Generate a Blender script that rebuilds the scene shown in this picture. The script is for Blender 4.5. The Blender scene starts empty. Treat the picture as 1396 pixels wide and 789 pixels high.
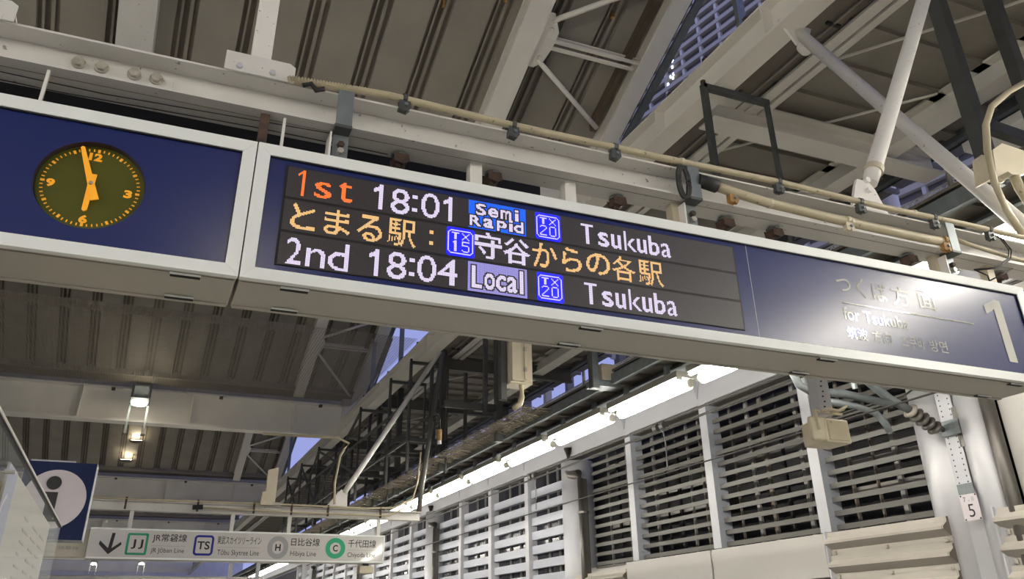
import bpy, math, random
import numpy as np
random.seed(7)
scene = bpy.context.scene
C = scene.collection
PI = math.pi

# ---------------------------------------------------------------- camera
# The station grid is slightly skewed (tracks run 4.2 degrees off the normal of the signs).
# Everything is laid out in (u, v, z): u along the signs, v along the platform, z up.
SKEW = -0.07361314
K = 0.65                      # grid unit in metres
EYE = 1.6


def W(p):
    u, v, z = p
    return (K * (u + v * math.sin(SKEW)), K * v * math.cos(SKEW), EYE + K * (z - EYE))


cam_data = bpy.data.cameras.new('camera')
cam = bpy.data.objects.new('camera', cam_data)
C.objects.link(cam)
scene.camera = cam
yaw, pitch, roll = 0.37024075, 0.42200323, -0.0139241
cyw, syw, cp, sp = math.cos(yaw), math.sin(yaw), math.cos(pitch), math.sin(pitch)
fwd = np.array([syw * cp, cyw * cp, sp]); rgt = np.array([cyw, -syw, 0.0]); upv = np.cross(rgt, fwd)
r2 = math.cos(roll) * rgt + math.sin(roll) * upv
u2 = -math.sin(roll) * rgt + math.cos(roll) * upv
from mathutils import Matrix, Vector
cam.matrix_world = Matrix(((r2[0], u2[0], -fwd[0], 0), (r2[1], u2[1], -fwd[1], 0), (r2[2], u2[2], -fwd[2], EYE), (0, 0, 0, 1)))
cam_data.sensor_width = 36
cam_data.sensor_fit = 'HORIZONTAL'
cam_data.lens = 36 * 1037.26 / 1396
cam_data.clip_start = 0.05
cam_data.clip_end = 500

# ---------------------------------------------------------------- world: clear evening sky
world = bpy.data.worlds.new('evening_sky'); scene.world = world
world.use_nodes = True
nt = world.node_tree; nt.nodes.clear()
wo = nt.nodes.new('ShaderNodeOutputWorld'); bg = nt.nodes.new('ShaderNodeBackground')
tc = nt.nodes.new('ShaderNodeTexCoord'); sx = nt.nodes.new('ShaderNodeSeparateXYZ'); cr = nt.nodes.new('ShaderNodeValToRGB')
nt.links.new(tc.outputs['Generated'], sx.inputs[0]); nt.links.new(sx.outputs['Z'], cr.inputs[0])
cr.color_ramp.elements[0].position = 0.0; cr.color_ramp.elements[0].color = (0.29, 0.32, 0.62, 1)
cr.color_ramp.elements[1].position = 0.7; cr.color_ramp.elements[1].color = (0.23, 0.27, 0.58, 1)
nt.links.new(cr.outputs[0], bg.inputs[0]); bg.inputs[1].default_value = 1.0
nt.links.new(bg.outputs[0], wo.inputs[0])

scene.view_settings.view_transform = 'Standard'
scene.view_settings.look = 'None'
scene.view_settings.gamma = 1.0
scene.view_settings.use_curve_mapping = False
scene.view_settings.exposure = 0.3
scene.cycles.use_denoising = True
scene.cycles.max_bounces = 6
scene.cycles.sample_clamp_indirect = 6

TUBE_STRENGTH = 42.0
LAMP_STRENGTH = 170.0

# ---------------------------------------------------------------- materials
MATS = {}


def mat(name, col, rough=0.5, metal=0.0, noise=0.06, scale=8.0, bump=0.0, emit=None, estr=0.0, coat=0.0, specks=0.0, spec=None, streak=0.0, coat_rough=0.03):
    m = bpy.data.materials.new(name); m.use_nodes = True
    n = m.node_tree.nodes; l = m.node_tree.links
    b = n['Principled BSDF']
    b.inputs['Roughness'].default_value = rough
    b.inputs['Metallic'].default_value = metal
    b.inputs['Base Color'].default_value = (*col, 1)
    if spec is not None: b.inputs['Specular IOR Level'].default_value = spec
    if coat: b.inputs['Coat Weight'].default_value = coat; b.inputs['Coat Roughness'].default_value = coat_rough
    if emit:
        b.inputs['Emission Color'].default_value = (*emit, 1); b.inputs['Emission Strength'].default_value = estr
    if noise:
        t = n.new('ShaderNodeTexCoord'); mp = n.new('ShaderNodeMapping'); tx = n.new('ShaderNodeTexNoise')
        mp.inputs['Scale'].default_value = (1, 1, 1 if not streak else streak)
        tx.inputs['Scale'].default_value = scale; tx.inputs['Detail'].default_value = 6
        l.new(t.outputs['Object'], mp.inputs[0]); l.new(mp.outputs[0], tx.inputs['Vector'])
        r = n.new('ShaderNodeMapRange'); r.inputs['From Min'].default_value = 0.3; r.inputs['From Max'].default_value = 0.7
        r.inputs['To Min'].default_value = 1 - noise; r.inputs['To Max'].default_value = 1 + noise
        l.new(tx.outputs['Fac'], r.inputs[0])
        mx = n.new('ShaderNodeVectorMath'); mx.operation = 'SCALE'; mx.inputs[0].default_value = col
        l.new(r.outputs[0], mx.inputs['Scale'])
        out = mx.outputs[0]
        if specks:
            t2 = n.new('ShaderNodeTexNoise'); t2.inputs['Scale'].default_value = 45; t2.inputs['Detail'].default_value = 2
            l.new(t.outputs['Object'], t2.inputs['Vector'])
            r2_ = n.new('ShaderNodeMapRange'); r2_.inputs['From Min'].default_value = 0.70; r2_.inputs['From Max'].default_value = 0.74
            r2_.inputs['To Min'].default_value = 1.0; r2_.inputs['To Max'].default_value = 1 - specks
            l.new(t2.outputs['Fac'], r2_.inputs[0])
            m2 = n.new('ShaderNodeVectorMath'); m2.operation = 'SCALE'
            l.new(out, m2.inputs[0]); l.new(r2_.outputs[0], m2.inputs['Scale']); out = m2.outputs[0]
        l.new(out, b.inputs['Base Color'])
        if bump:
            bp = n.new('ShaderNodeBump'); bp.inputs['Strength'].default_value = bump; bp.inputs['Distance'].default_value = 0.01
            l.new(tx.outputs['Fac'], bp.inputs['Height']); l.new(bp.outputs[0], b.inputs['Normal'])
    MATS[name] = m
    return m


mat('white_paint', (0.80, 0.78, 0.74), 0.42, noise=0.05, scale=3, specks=0.55)
mat('beam_paint', (0.66, 0.645, 0.615), 0.45, noise=0.06, scale=2.5, specks=0.6)
mat('roof_paint', (0.84, 0.81, 0.74), 0.5, noise=0.05, scale=1.5)
mat('deck', (0.285, 0.263, 0.225), 0.65, noise=0.10, scale=2.0)
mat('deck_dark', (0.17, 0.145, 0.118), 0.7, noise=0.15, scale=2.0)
mat('deck_strip', (0.27, 0.245, 0.21), 0.6, noise=0.10, scale=2.0)
mat('brown_steel', (0.10, 0.075, 0.05), 0.6, noise=0.2, scale=3)
mat('frame_aluminium', (0.87, 0.90, 0.89), 0.38, metal=0.0, noise=0.03, scale=2)
mat('casing', (0.46, 0.44, 0.395), 0.45, noise=0.03, scale=1.2)
mat('navy', (0.006, 0.017, 0.125), 0.45, noise=0.04, scale=3, coat=0.85, coat_rough=0.235, spec=0.2)
mat('letter_white', (0.66, 0.66, 0.62), 0.12, noise=0.0, coat=1.0, coat_rough=0.02)
mat('clock_olive', (0.085, 0.090, 0.008), 0.45, noise=0.05, scale=10, coat=0.15, coat_rough=0.12, spec=0.3)
mat('clock_orange_glow', (0.95, 0.42, 0.02), 0.45, noise=0.0, emit=(1.0, 0.42, 0.02), estr=0.22)  # slight glow added to orange paint that is no lamp
mat('clock_rim', (0.035, 0.022, 0.030), 0.5, noise=0.1)
mat('dark_steel', (0.065, 0.068, 0.066), 0.5, noise=0.2, scale=5)
mat('galvanised', (0.20, 0.225, 0.235), 0.45, metal=0.4, noise=0.15, scale=12)
mat('conduit', (0.50, 0.44, 0.30), 0.5, noise=0.10, scale=9, specks=0.5)
mat('box_cream', (0.62, 0.56, 0.42), 0.45, noise=0.06, scale=6)
mat('rubber', (0.018, 0.017, 0.016), 0.6, noise=0.2, scale=20)
mat('rust', (0.075, 0.045, 0.034), 0.8, noise=0.5, scale=25)
mat('brass', (0.34, 0.19, 0.06), 0.6, noise=0.3, scale=20)
mat('black', (0.008, 0.008, 0.009), 0.6, noise=0.0)
mat('bolt', (0.46, 0.44, 0.38), 0.35, metal=0.3, noise=0.25, scale=30)
mat('wall_white', (0.50, 0.505, 0.54), 0.45, noise=0.04, scale=1.0)
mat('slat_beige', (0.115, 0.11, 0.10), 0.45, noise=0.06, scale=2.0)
mat('spandrel_white', (0.46, 0.48, 0.55), 0.5, noise=0.05, scale=1.0)
mat('mullion_grey', (0.38, 0.40, 0.45), 0.45, noise=0.04, scale=1.0)
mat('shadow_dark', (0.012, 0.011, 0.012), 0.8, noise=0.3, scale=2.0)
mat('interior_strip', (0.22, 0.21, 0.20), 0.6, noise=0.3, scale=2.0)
mat('window_dark', (0.012, 0.013, 0.022), 0.15, noise=0.2, scale=2.0)
mat('silver', (0.50, 0.50, 0.52), 0.42, metal=0.3, noise=0.06, scale=1.2)
mat('pipe_dark', (0.12, 0.11, 0.10), 0.35, metal=0.5, noise=0.15, scale=3.0)
mat('barrier', (0.47, 0.44, 0.39), 0.4, noise=0.06, scale=2.0)
mat('barrier_flat', (0.50, 0.485, 0.46), 0.35, noise=0.04, scale=1.0)
mat('tube_glow', (1, 1, 1), 0.5, noise=0.0, emit=(1.0, 0.95, 0.845), estr=TUBE_STRENGTH)
mat('lamp_glow', (1, 1, 1), 0.5, noise=0.0, emit=(1.0, 0.90, 0.72), estr=LAMP_STRENGTH)
mat('downlight_glow', (1, 1, 1), 0.5, noise=0.0, emit=(1.0, 0.90, 0.70), estr=45.0)
mat('uplight_glow', (1, 1, 1), 0.5, noise=0.0, emit=(1.0, 0.86, 0.60), estr=30.0)
mat('tube_cap', (0.26, 0.25, 0.22), 0.5, noise=0.05)
mat('city_blue', (0.20, 0.18, 0.15), 0.5, noise=0.25, scale=0.6)
mat('city_band', (0.62, 0.56, 0.42), 0.5, noise=0.1, scale=0.6)
mat('city_grey', (0.82, 0.78, 0.66), 0.55, noise=0.12, scale=0.5)
mat('city_window', (0.8, 0.85, 1.0), 0.3, noise=0.0, emit=(0.75, 0.85, 1.0), estr=2.0)
mat('netting', (0.32, 0.285, 0.225), 0.8, noise=0.1)
mat('concrete', (0.30, 0.29, 0.27), 0.8, noise=0.1, scale=3)
mat('wire', (0.022, 0.020, 0.019), 0.5, noise=0.1)
mat('sign_white', (0.62, 0.60, 0.58), 0.25, noise=0.02, coat=0.6, coat_rough=0.04)
mat('sign_cream', (0.60, 0.56, 0.45), 0.4, noise=0.02)
mat('info_navy', (0.006, 0.015, 0.070), 0.5, noise=0.04, spec=0.25)
mat('info_white', (0.62, 0.57, 0.60), 0.4, noise=0.02)
mat('print_black', (0.012, 0.012, 0.014), 0.4, noise=0.0)
mat('print_grey', (0.34, 0.34, 0.35), 0.45, noise=0.0)
mat('print_green', (0.02, 0.30, 0.16), 0.4, noise=0.0)
mat('print_teal', (0.02, 0.38, 0.19), 0.4, noise=0.0)
mat('print_navy', (0.008, 0.014, 0.26), 0.4, noise=0.0)
mat('poster_white', (0.46, 0.445, 0.39), 0.5, noise=0.02)
mat('poster_blue', (0.30, 0.33, 0.46), 0.5, noise=0.03)
mat('poster_grey', (0.37, 0.36, 0.32), 0.5, noise=0.2, scale=40)
mat('poster_yellow', (0.50, 0.38, 0.15), 0.5, noise=0.1, scale=3)
mat('led_orange', (0, 0, 0), 0.5, noise=0.0, emit=(1.0, 0.17, 0.03), estr=1.25)
mat('led_amber', (0, 0, 0), 0.5, noise=0.0, emit=(1.0, 0.60, 0.24), estr=0.95)
mat('led_white', (0, 0, 0), 0.5, noise=0.0, emit=(0.86, 0.76, 1.0), estr=0.95)
mat('led_blue', (0, 0, 0), 0.5, noise=0.0, emit=(0.006, 0.008, 1.0), estr=1.7)
mat('led_cyan', (0, 0, 0), 0.5, noise=0.0, emit=(0.006, 0.12, 1.0), estr=1.0)
mat('led_lilac', (0, 0, 0), 0.5, noise=0.0, emit=(0.46, 0.42, 1.0), estr=0.72)


def glass_mat():
    m = bpy.data.materials.new('glass'); m.use_nodes = True
    n = m.node_tree.nodes; l = m.node_tree.links
    b = n['Principled BSDF']; o = n['Material Output']
    b.inputs['Base Color'].default_value = (0.75, 0.80, 0.78, 1); b.inputs['Roughness'].default_value = 0.08
    t = n.new('ShaderNodeBsdfTransparent'); mx = n.new('ShaderNodeMixShader'); mx.inputs[0].default_value = 0.10
    l.new(t.outputs[0], mx.inputs[1]); l.new(b.outputs[0], mx.inputs[2]); l.new(mx.outputs[0], o.inputs[0])
    MATS['glass'] = m


glass_mat()


def led_screen_mat(pitch):
    """black louvre mask with the unlit diode grid"""
    m = bpy.data.materials.new('led_screen'); m.use_nodes = True
    n = m.node_tree.nodes; l = m.node_tree.links; b = n['Principled BSDF']
    t = n.new('ShaderNodeTexCoord'); mp = n.new('ShaderNodeMapping'); sep = n.new('ShaderNodeSeparateXYZ')
    mp.inputs['Scale'].default_value = (1 / pitch,) * 3
    l.new(t.outputs['Object'], mp.inputs[0]); l.new(mp.outputs[0], sep.inputs[0])
    outs = []
    for ax in ('X', 'Z'):
        f = n.new('ShaderNodeMath'); f.operation = 'FRACT'; l.new(sep.outputs[ax], f.inputs[0])
        g = n.new('ShaderNodeMath'); g.operation = 'GREATER_THAN'; g.inputs[1].default_value = 0.42; l.new(f.outputs[0], g.inputs[0])
        outs.append(g)
    mu = n.new('ShaderNodeMath'); mu.operation = 'MULTIPLY'; l.new(outs[0].outputs[0], mu.inputs[0]); l.new(outs[1].outputs[0], mu.inputs[1])
    mx = n.new('ShaderNodeMix'); mx.data_type = 'RGBA'
    mx.inputs[6].default_value = (0.014, 0.012, 0.014, 1); mx.inputs[7].default_value = (0.075, 0.062, 0.070, 1)
    l.new(mu.outputs[0], mx.inputs[0]); l.new(mx.outputs[2], b.inputs['Base Color'])
    b.inputs['Roughness'].default_value = 0.5
    b.inputs['Coat Weight'].default_value = 0.35; b.inputs['Coat Roughness'].default_value = 0.3
    MATS['led_screen'] = m


# ---------------------------------------------------------------- builders
def S(s):
    """map unit roof coordinates, laid out about eye height, to the grid at scale s"""
    return lambda p: (p[0] * s, p[1] * s, EYE + (p[2] - EYE) * s)


class MB:
    default = None

    def __init__(self, f=None):
        self.v = []; self.q = []; self.f = f or MB.default

    def add(self, pts, faces):
        b = len(self.v)
        self.v += [tuple(p) if self.f is None else self.f(p) for p in pts]
        self.q += [tuple(i + b for i in f) for f in faces]
        return self

    def box(self, u0, u1, v0, v1, z0, z1):
        p = [(u, v, z) for z in (z0, z1) for v in (v0, v1) for u in (u0, u1)]
        return self.add(p, [(0, 2, 3, 1), (4, 5, 7, 6), (0, 1, 5, 4), (2, 6, 7, 3), (0, 4, 6, 2), (1, 3, 7, 5)])

    def prism(self, poly, fn, a, b):
        """poly in 2D, fn(x, y, t) gives a 3D point"""
        n = len(poly)
        p = [fn(x, y, a) for x, y in poly] + [fn(x, y, b) for x, y in poly]
        return self.add(p, [tuple(range(n)), tuple(range(2 * n - 1, n - 1, -1))] + [(i, (i + 1) % n, n + (i + 1) % n, n + i) for i in range(n)])

    def tube(self, path, r, n=10, cap=True, rz=None):
        path = [np.array(p, float) for p in path]; m = len(path)
        rs = r if isinstance(r, (list, tuple)) else [r] * m
        rings = []
        for i, p in enumerate(path):
            d = path[min(i + 1, m - 1)] - path[max(i - 1, 0)]; d /= np.linalg.norm(d) + 1e-12
            a = np.cross(d, (0, 0, 1.0))
            if np.linalg.norm(a) < 0.05: a = np.cross(d, (0, 1.0, 0))
            a /= np.linalg.norm(a); c = np.cross(d, a)
            rings.append([tuple(p + rs[i] * (math.cos(t) * a + math.sin(t) * c)) for t in [2 * PI * k / n for k in range(n)]])
        pts = [q for rg in rings for q in rg]
        fs = [(i * n + k, i * n + (k + 1) % n, (i + 1) * n + (k + 1) % n, (i + 1) * n + k) for i in range(m - 1) for k in range(n)]
        if cap: fs += [tuple(range(n))[::-1], tuple((m - 1) * n + k for k in range(n))]
        return self.add(pts, fs)

    def bar(self, a, b, w, h=None):
        """rectangular bar from a to b; w sideways, h upwards"""
        h = h or w
        a = np.array(a, float); b = np.array(b, float); d = b - a; d /= np.linalg.norm(d)
        s = np.cross(d, (0, 0, 1.0))
        if np.linalg.norm(s) < 0.05: s = np.array((1.0, 0, 0))
        s /= np.linalg.norm(s); t = np.cross(s, d)
        p = [tuple(e + x * s * w / 2 + y * t * h / 2) for e in (a, b) for x, y in ((-1, -1), (1, -1), (1, 1), (-1, 1))]
        return self.add(p, [(0, 1, 2, 3), (7, 6, 5, 4), (0, 4, 5, 1), (1, 5, 6, 2), (2, 6, 7, 3), (3, 7, 4, 0)])

    def disc(self, c, r, axis='v', t=0.01, n=24):
        c = np.array(c, float)
        if axis == 'v': fn = lambda x, y, w: (c[0] + x, c[1] + w, c[2] + y)
        elif axis == 'u': fn = lambda x, y, w: (c[0] + w, c[1] + x, c[2] + y)
        else: fn = lambda x, y, w: (c[0] + x, c[1] + y, c[2] + w)
        return self.prism([(r * math.cos(2 * PI * k / n), r * math.sin(2 * PI * k / n)) for k in range(n)], fn, -t / 2, t / 2)

    def hbeam_u(self, u0, u1, v, z0, z1, fw, tf, tw):
        """H section running along u, flange width fw"""
        self.box(u0, u1, v - fw / 2, v + fw / 2, z1 - tf, z1); self.box(u0, u1, v - fw / 2, v + fw / 2, z0, z0 + tf)
        return self.box(u0, u1, v - tw / 2, v + tw / 2, z0 + tf, z1 - tf)

    def hbeam_v(self, v0, v1, u, z0, z1, fw, tf, tw):
        self.box(u - fw / 2, u + fw / 2, v0, v1, z1 - tf, z1); self.box(u - fw / 2, u + fw / 2, v0, v1, z0, z0 + tf)
        return self.box(u - tw / 2, u + tw / 2, v0, v1, z0 + tf, z1 - tf)

    def build(self, name, m, parent=None, smooth=False, label=None, bevel=0):
        w = [W(p) for p in self.v]
        if parent is not None: org = parent['_o']
        else:
            a = np.array(w); org = tuple((a.min(0) + a.max(0)) / 2)
        me = bpy.data.meshes.new(name)
        me.from_pydata([(p[0] - org[0], p[1] - org[1], p[2] - org[2]) for p in w], [], self.q)
        me.materials.append(MATS[m])
        if smooth: me.shade_smooth() if hasattr(me, 'shade_smooth') else None
        me.validate()
        o = bpy.data.objects.new(name, me); C.objects.link(o)
        if parent is not None:
            # a sub-part's own origin is its part's origin
            o.parent = parent
        else: o.location = org
        o['_o'] = org
        if label: o['label'] = label
        if bevel:
            md = o.modifiers.new('bevel', 'BEVEL'); md.width = bevel * K; md.segments = 2; md.limit_method = 'ANGLE'
        if smooth:
            for pl in me.polygons: pl.use_smooth = len(pl.vertices) <= 4
        return o


def thing(name, label, cat, loc, group=None):
    o = bpy.data.objects.new(name, None); C.objects.link(o)
    if MB.default: loc = MB.default(loc)
    o.location = W(loc); o['_o'] = tuple(W(loc)); o['label'] = label; o['category'] = cat
    o.empty_display_size = 0.1
    if group: o['group'] = group
    return o


def tag(o, label, cat, group=None):
    o['label'] = label; o['category'] = cat
    if group: o['group'] = group
    return o


def struct(o):
    o['kind'] = 'structure'; return o


def structure(name, loc):
    o = bpy.data.objects.new(name, None); C.objects.link(o)
    o.location = W(loc); o['_o'] = tuple(W(loc)); o['kind'] = 'structure'
    return o


def stuff(o):
    o['kind'] = 'stuff'; return o


def dup(root, d, label=None, group=None, s=None):
    """copy a thing with its parts and sub-parts, moved by d in grid units"""
    def cp(o, par):
        c = o.copy(); C.objects.link(c); c.parent = par
        for ch in o.children: cp(ch, c)
        return c
    r = cp(root, None)
    a = W((0, 0, EYE)); b = W((d[0], d[1], EYE + d[2]))
    r.location = (root.location[0] + b[0] - a[0], root.location[1] + b[1] - a[1], root.location[2] + b[2] - a[2])
    if label: r['label'] = label
    if group: r['group'] = group
    return r


_tri = {}


def text_tris(body, off=0.0):
    if (body, off) in _tri: return _tri[(body, off)]
    c = bpy.data.curves.new('t', 'FONT'); c.body = body; c.dimensions = '2D'; c.fill_mode = 'BOTH'; c.offset = off; c.resolution_u = 4
    o = bpy.data.objects.new('t', c); C.objects.link(o)
    bpy.context.view_layer.update()
    dg = bpy.context.evaluated_depsgraph_get(); me = o.evaluated_get(dg).to_mesh()
    v = [tuple(x.co[:2]) for x in me.vertices]; f = [tuple(p.vertices) for p in me.polygons]
    bpy.data.objects.remove(o); bpy.data.curves.remove(c)
    _tri[(body, off)] = (v, f)
    return v, f


def lettering(body, u0, u1, z0, z1, v, m, parent, off=0.0, shear=0.0, name='lettering', label=None):
    vs, fs = text_tris(body, off)
    a = np.array(vs); mn, mx = a.min(0), a.max(0)
    q = MB()
    q.add([(u0 + (x - mn[0]) / (mx[0] - mn[0]) * (u1 - u0) + shear * (y - mn[1]) / (mx[1] - mn[1]) * (z1 - z0), v, z0 + (y - mn[1]) / (mx[1] - mn[1]) * (z1 - z0)) for x, y in vs], fs)
    return q.build(name, m, parent, label=label)


def sub(name, parent):
    pass

# ================================================================ large structure
RS = 2.78                     # scale of the roof grid
R = S(RS)
GIRD = [3.75, 10.02, 16.3, 22.6]          # girders, unit roof coordinates
floor = struct(MB().box(-8.2, 8.2, -30, 112, -1.4, -0.86).build('floor', 'concrete'))
struct(MB().box(-14, 14, -30, 112, -2.9, -2.8).build('floor', 'deck_dark'))
wl = struct(MB().box(-13.6, -13.2, -30, 112, -2.8, 22).build('wall_left', 'wall_white'))
struct(MB().box(-13.2, 13, -30.4, -30, -2.8, 18).build('wall_back', 'wall_white'))


def rz(v, ve):                # underside of a sloping deck that ends at ve
    return 4.46 + 0.51 * (ve - v)


# sloping folded steel decks of the left roof, panel by panel
def deck(idx, ve, vs, ua, ub, clips):
    f = R
    ve_ = ve
    if idx == 0: ve_ = ve + .21       # the first deck runs on until it meets its girder
    root = MB(f)
    root.add([(ua, ve_, rz(ve_, ve) + .09), (ub, ve_, rz(ve_, ve) + .09), (ub, vs, rz(vs, ve) + .09), (ua, vs, rz(vs, ve) + .09),
              (ua, ve_, rz(ve_, ve) + .11), (ub, ve_, rz(ve_, ve) + .11), (ub, vs, rz(vs, ve) + .11), (ua, vs, rz(vs, ve) + .11)],
             [(0, 1, 2, 3), (7, 6, 5, 4), (0, 4, 5, 1), (1, 5, 6, 2), (2, 6, 7, 3), (3, 7, 4, 0)])
    o = struct(root.build('ceiling', 'deck_dark'))
    n0 = math.ceil((ua + .83) / .309); n1 = math.floor((ub + .83) / .309)

    def slab(u0, u1, lo, hi, m):
        q = MB(f)
        p = [(u, v, rz(v, ve) + h) for h in (lo, hi) for v in (ve_, vs) for u in (u0, u1)]
        q.add(p, [(0, 2, 3, 1), (4, 5, 7, 6), (0, 1, 5, 4), (2, 6, 7, 3), (0, 4, 6, 2), (1, 3, 7, 5)])
        return q

    for k in range(n0, n1 + 1):
        c = -0.83 + .309 * k
        # flat pan between two seams
        slab(max(ua, c + .052), min(ub, c + .257), 0, .085, 'deck').build('deck_panel', 'deck', o)
        rb = MB(f)
        for a, b, h in ((-.030, -.019, .02), (.010, .028, .02)):
            s = slab(c + a, c + b, h, .088, '')
            rb.add([EYEINV(p, RS) for p in s.v], s.q)
        r = rb.build('deck_rib', 'deck_strip', o)
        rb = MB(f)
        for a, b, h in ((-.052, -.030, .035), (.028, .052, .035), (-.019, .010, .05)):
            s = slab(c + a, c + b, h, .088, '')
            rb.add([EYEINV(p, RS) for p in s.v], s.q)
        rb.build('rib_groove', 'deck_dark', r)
        if clips and -3 < c < 2.2:
            vc = ve - .30 - .07 * (k % 2) - .10 * c
            slab_c = MB(f).box(c - .008, c + .008, vc - .010, vc + .012, rz(vc, ve) + .0, rz(vc, ve) + .05)
            slab_c.build('rib_clip', 'brass', r)
    return o


def EYEINV(p, s):
    return (p[0] / s, p[1] / s, EYE + (p[2] - EYE) / s)


# plain continuation of the roof behind the viewer and far ahead
struct(MB().box(-13.2, 13, 111, 111.4, -2.8, 20).build('wall_front', 'beam_paint'))
for g in (-2.52, -8.8, 28.9, 35.2):
    ve = g - .32; vs = g - 5.9
    struct(MB(R).add([(-4.74, ve, 4.46), (2.34, ve, 4.46), (2.34, vs, rz(vs, ve)), (-4.74, vs, rz(vs, ve))], [(0, 1, 2, 3)]).build('ceiling', 'deck'))
    MBg = MB(R).box(-4.74, 2.17, g - .08, g + .08, 3.93, 4.35).build('ceiling', 'roof_paint'); struct(MBg)
for g in [-8.8, -2.52] + GIRD + [28.9, 35.2]:
    zt = 4.46 + .51 * (6.27 - .32 - .35)
    struct(MB(R).box(-4.74, 2.38, g + .34, g + .37, 4.19, zt + .05).build('wall_front', 'deck'))  # unseen sheets added to close the clerestory openings against sky light
for i, g in enumerate(GIRD):
    ve = g - .32
    vs = (GIRD[i - 1] + .35) if i else -1.2
    deck(i, ve, vs, -4.74, 2.30 if i == 0 else 2.36, i == 0)


# rafters under each deck, with tube bracing at the bay next to the main beam
def rafter(o, ve_, vs, u, fw, m='roof_paint'):
    ve = ve_ if abs(ve_ - 3.64) > .05 else 3.43
    q = MB(R)
    for a, b, hw in ((-.125, -.105, fw / 2), (-.02, -.0, fw / 2), (-.105, -.02, .006)):
        p = [(u + x, v, rz(v, ve) + h) for h in (a, b) for v in (ve_, vs) for x in (-hw, hw)]
        q.add(p, [(0, 2, 3, 1), (4, 5, 7, 6), (0, 1, 5, 4), (2, 6, 7, 3), (0, 4, 6, 2), (1, 3, 7, 5)])
    return q.build('rafter', m, o)


bays = []
for i, g in enumerate(GIRD[:3]):
    ve = g - .32; vs = (GIRD[i - 1] + .35) if i else -1.2
    root = thing('roof_rafters', ['cream sloping rafters and bracing above the hanging sign beam', 'netted grey sloping rafters and bracing behind the train sign',
                                  'distant rafters and bracing beyond the first deep girder'][i], 'roof frame', R((1.5, ve, 4.4)), 'roof rafters and bracing') if True else None
    ur = (1.49, 2.235) if i == 0 else (1.55, 2.285)
    rafter(root, ve + (.21 if i == 0 else 0), vs, ur[0], .13); rafter(root, ve + (.21 if i == 0 else 0), vs, ur[1], .105 if i == 0 else .145)
    if i == 0: rafter(root, ve + .21, vs, -.425, .17, 'beam_paint')
    # brown trim along the side of the second rafter
    q = MB(R)
    p = [(u, v, rz(v, ve) + h) for h in (-.07, -.0) for v in (ve, vs) for u in (ur[1] - .13, ur[1] - .09)]
    q.add(p, [(0, 2, 3, 1), (4, 5, 7, 6), (0, 1, 5, 4), (2, 6, 7, 3), (0, 4, 6, 2), (1, 3, 7, 5)]); q.build('trim_strip', 'brown_steel', root)
    # dark gutter and galvanised edge rail outside the second rafter
    q = MB(R)
    p = [(u, v, rz(v, ve) + h) for h in (-.09, .10) for v in (ve, vs) for u in (ur[1] + .055, ur[1] + .075)]
    q.add(p, [(0, 2, 3, 1), (4, 5, 7, 6), (0, 1, 5, 4), (2, 6, 7, 3), (0, 4, 6, 2), (1, 3, 7, 5)]); q.build('edge_gutter', 'dark_steel', root)
    q = MB(R)
    p = [(u, v, rz(v, ve) + h) for h in (-.12, -.10) for v in (ve, vs) for u in (ur[1] + .078, ur[1] + .125)]
    q.add(p, [(0, 2, 3, 1), (4, 5, 7, 6), (0, 1, 5, 4), (2, 6, 7, 3), (0, 4, 6, 2), (1, 3, 7, 5)]); q.build('edge_rail', 'galvanised', root)
    vh = ve - .42 if i == 0 else ve - .78
    zz = lambda v: rz(v, ve) - .075
    gp = MB(R)
    ph = [(1.565, vh - .14), (1.60, vh - .14), (1.66, vh - .06), (1.66, vh + .02), (1.64, vh + .10), (1.60, vh + .14), (1.565, vh + .14)]
    gp.prism(ph, lambda x, y, t: (x, y, zz(y) + t), -.012, .0)
    gus = gp.build('gusset_plate', 'roof_paint', root)
    for dv in (-.07, .08):
        c = (1.61, vh + dv, zz(vh + dv) - .016)
        MB(R).disc(c, .012, 'z', .012, 8).build('bolt', 'roof_paint', gus)
    MB(R).tube([(1.60, vh - .10, zz(vh - .1)), (ur[1] - .02, vh - .50, zz(vh - .50))], .017, 8).build('brace_tube', 'roof_paint', root, smooth=True)
    MB(R).tube([(1.60, vh + .10, zz(vh + .1)), (ur[1] - .10, ve - .03, zz(ve - .03))], .015, 8).build('brace_tube', 'roof_paint', root, smooth=True)
    q = MB(R)
    q.bar((1.60, vh - .01, zz(vh)), (ur[1] - .04, vh - .01, zz(vh)), .018, .012); q.bar((1.60, vh + .03, zz(vh + .03)), (ur[1] - .06, vh + .03, zz(vh + .03)), .022, .012)
    q.bar((1.60, vh + .01, zz(vh) + .03), (ur[1] - .04, vh + .01, zz(vh) + .03), .05, .006)
    q.build('brace_channel', 'roof_paint', root)


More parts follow.
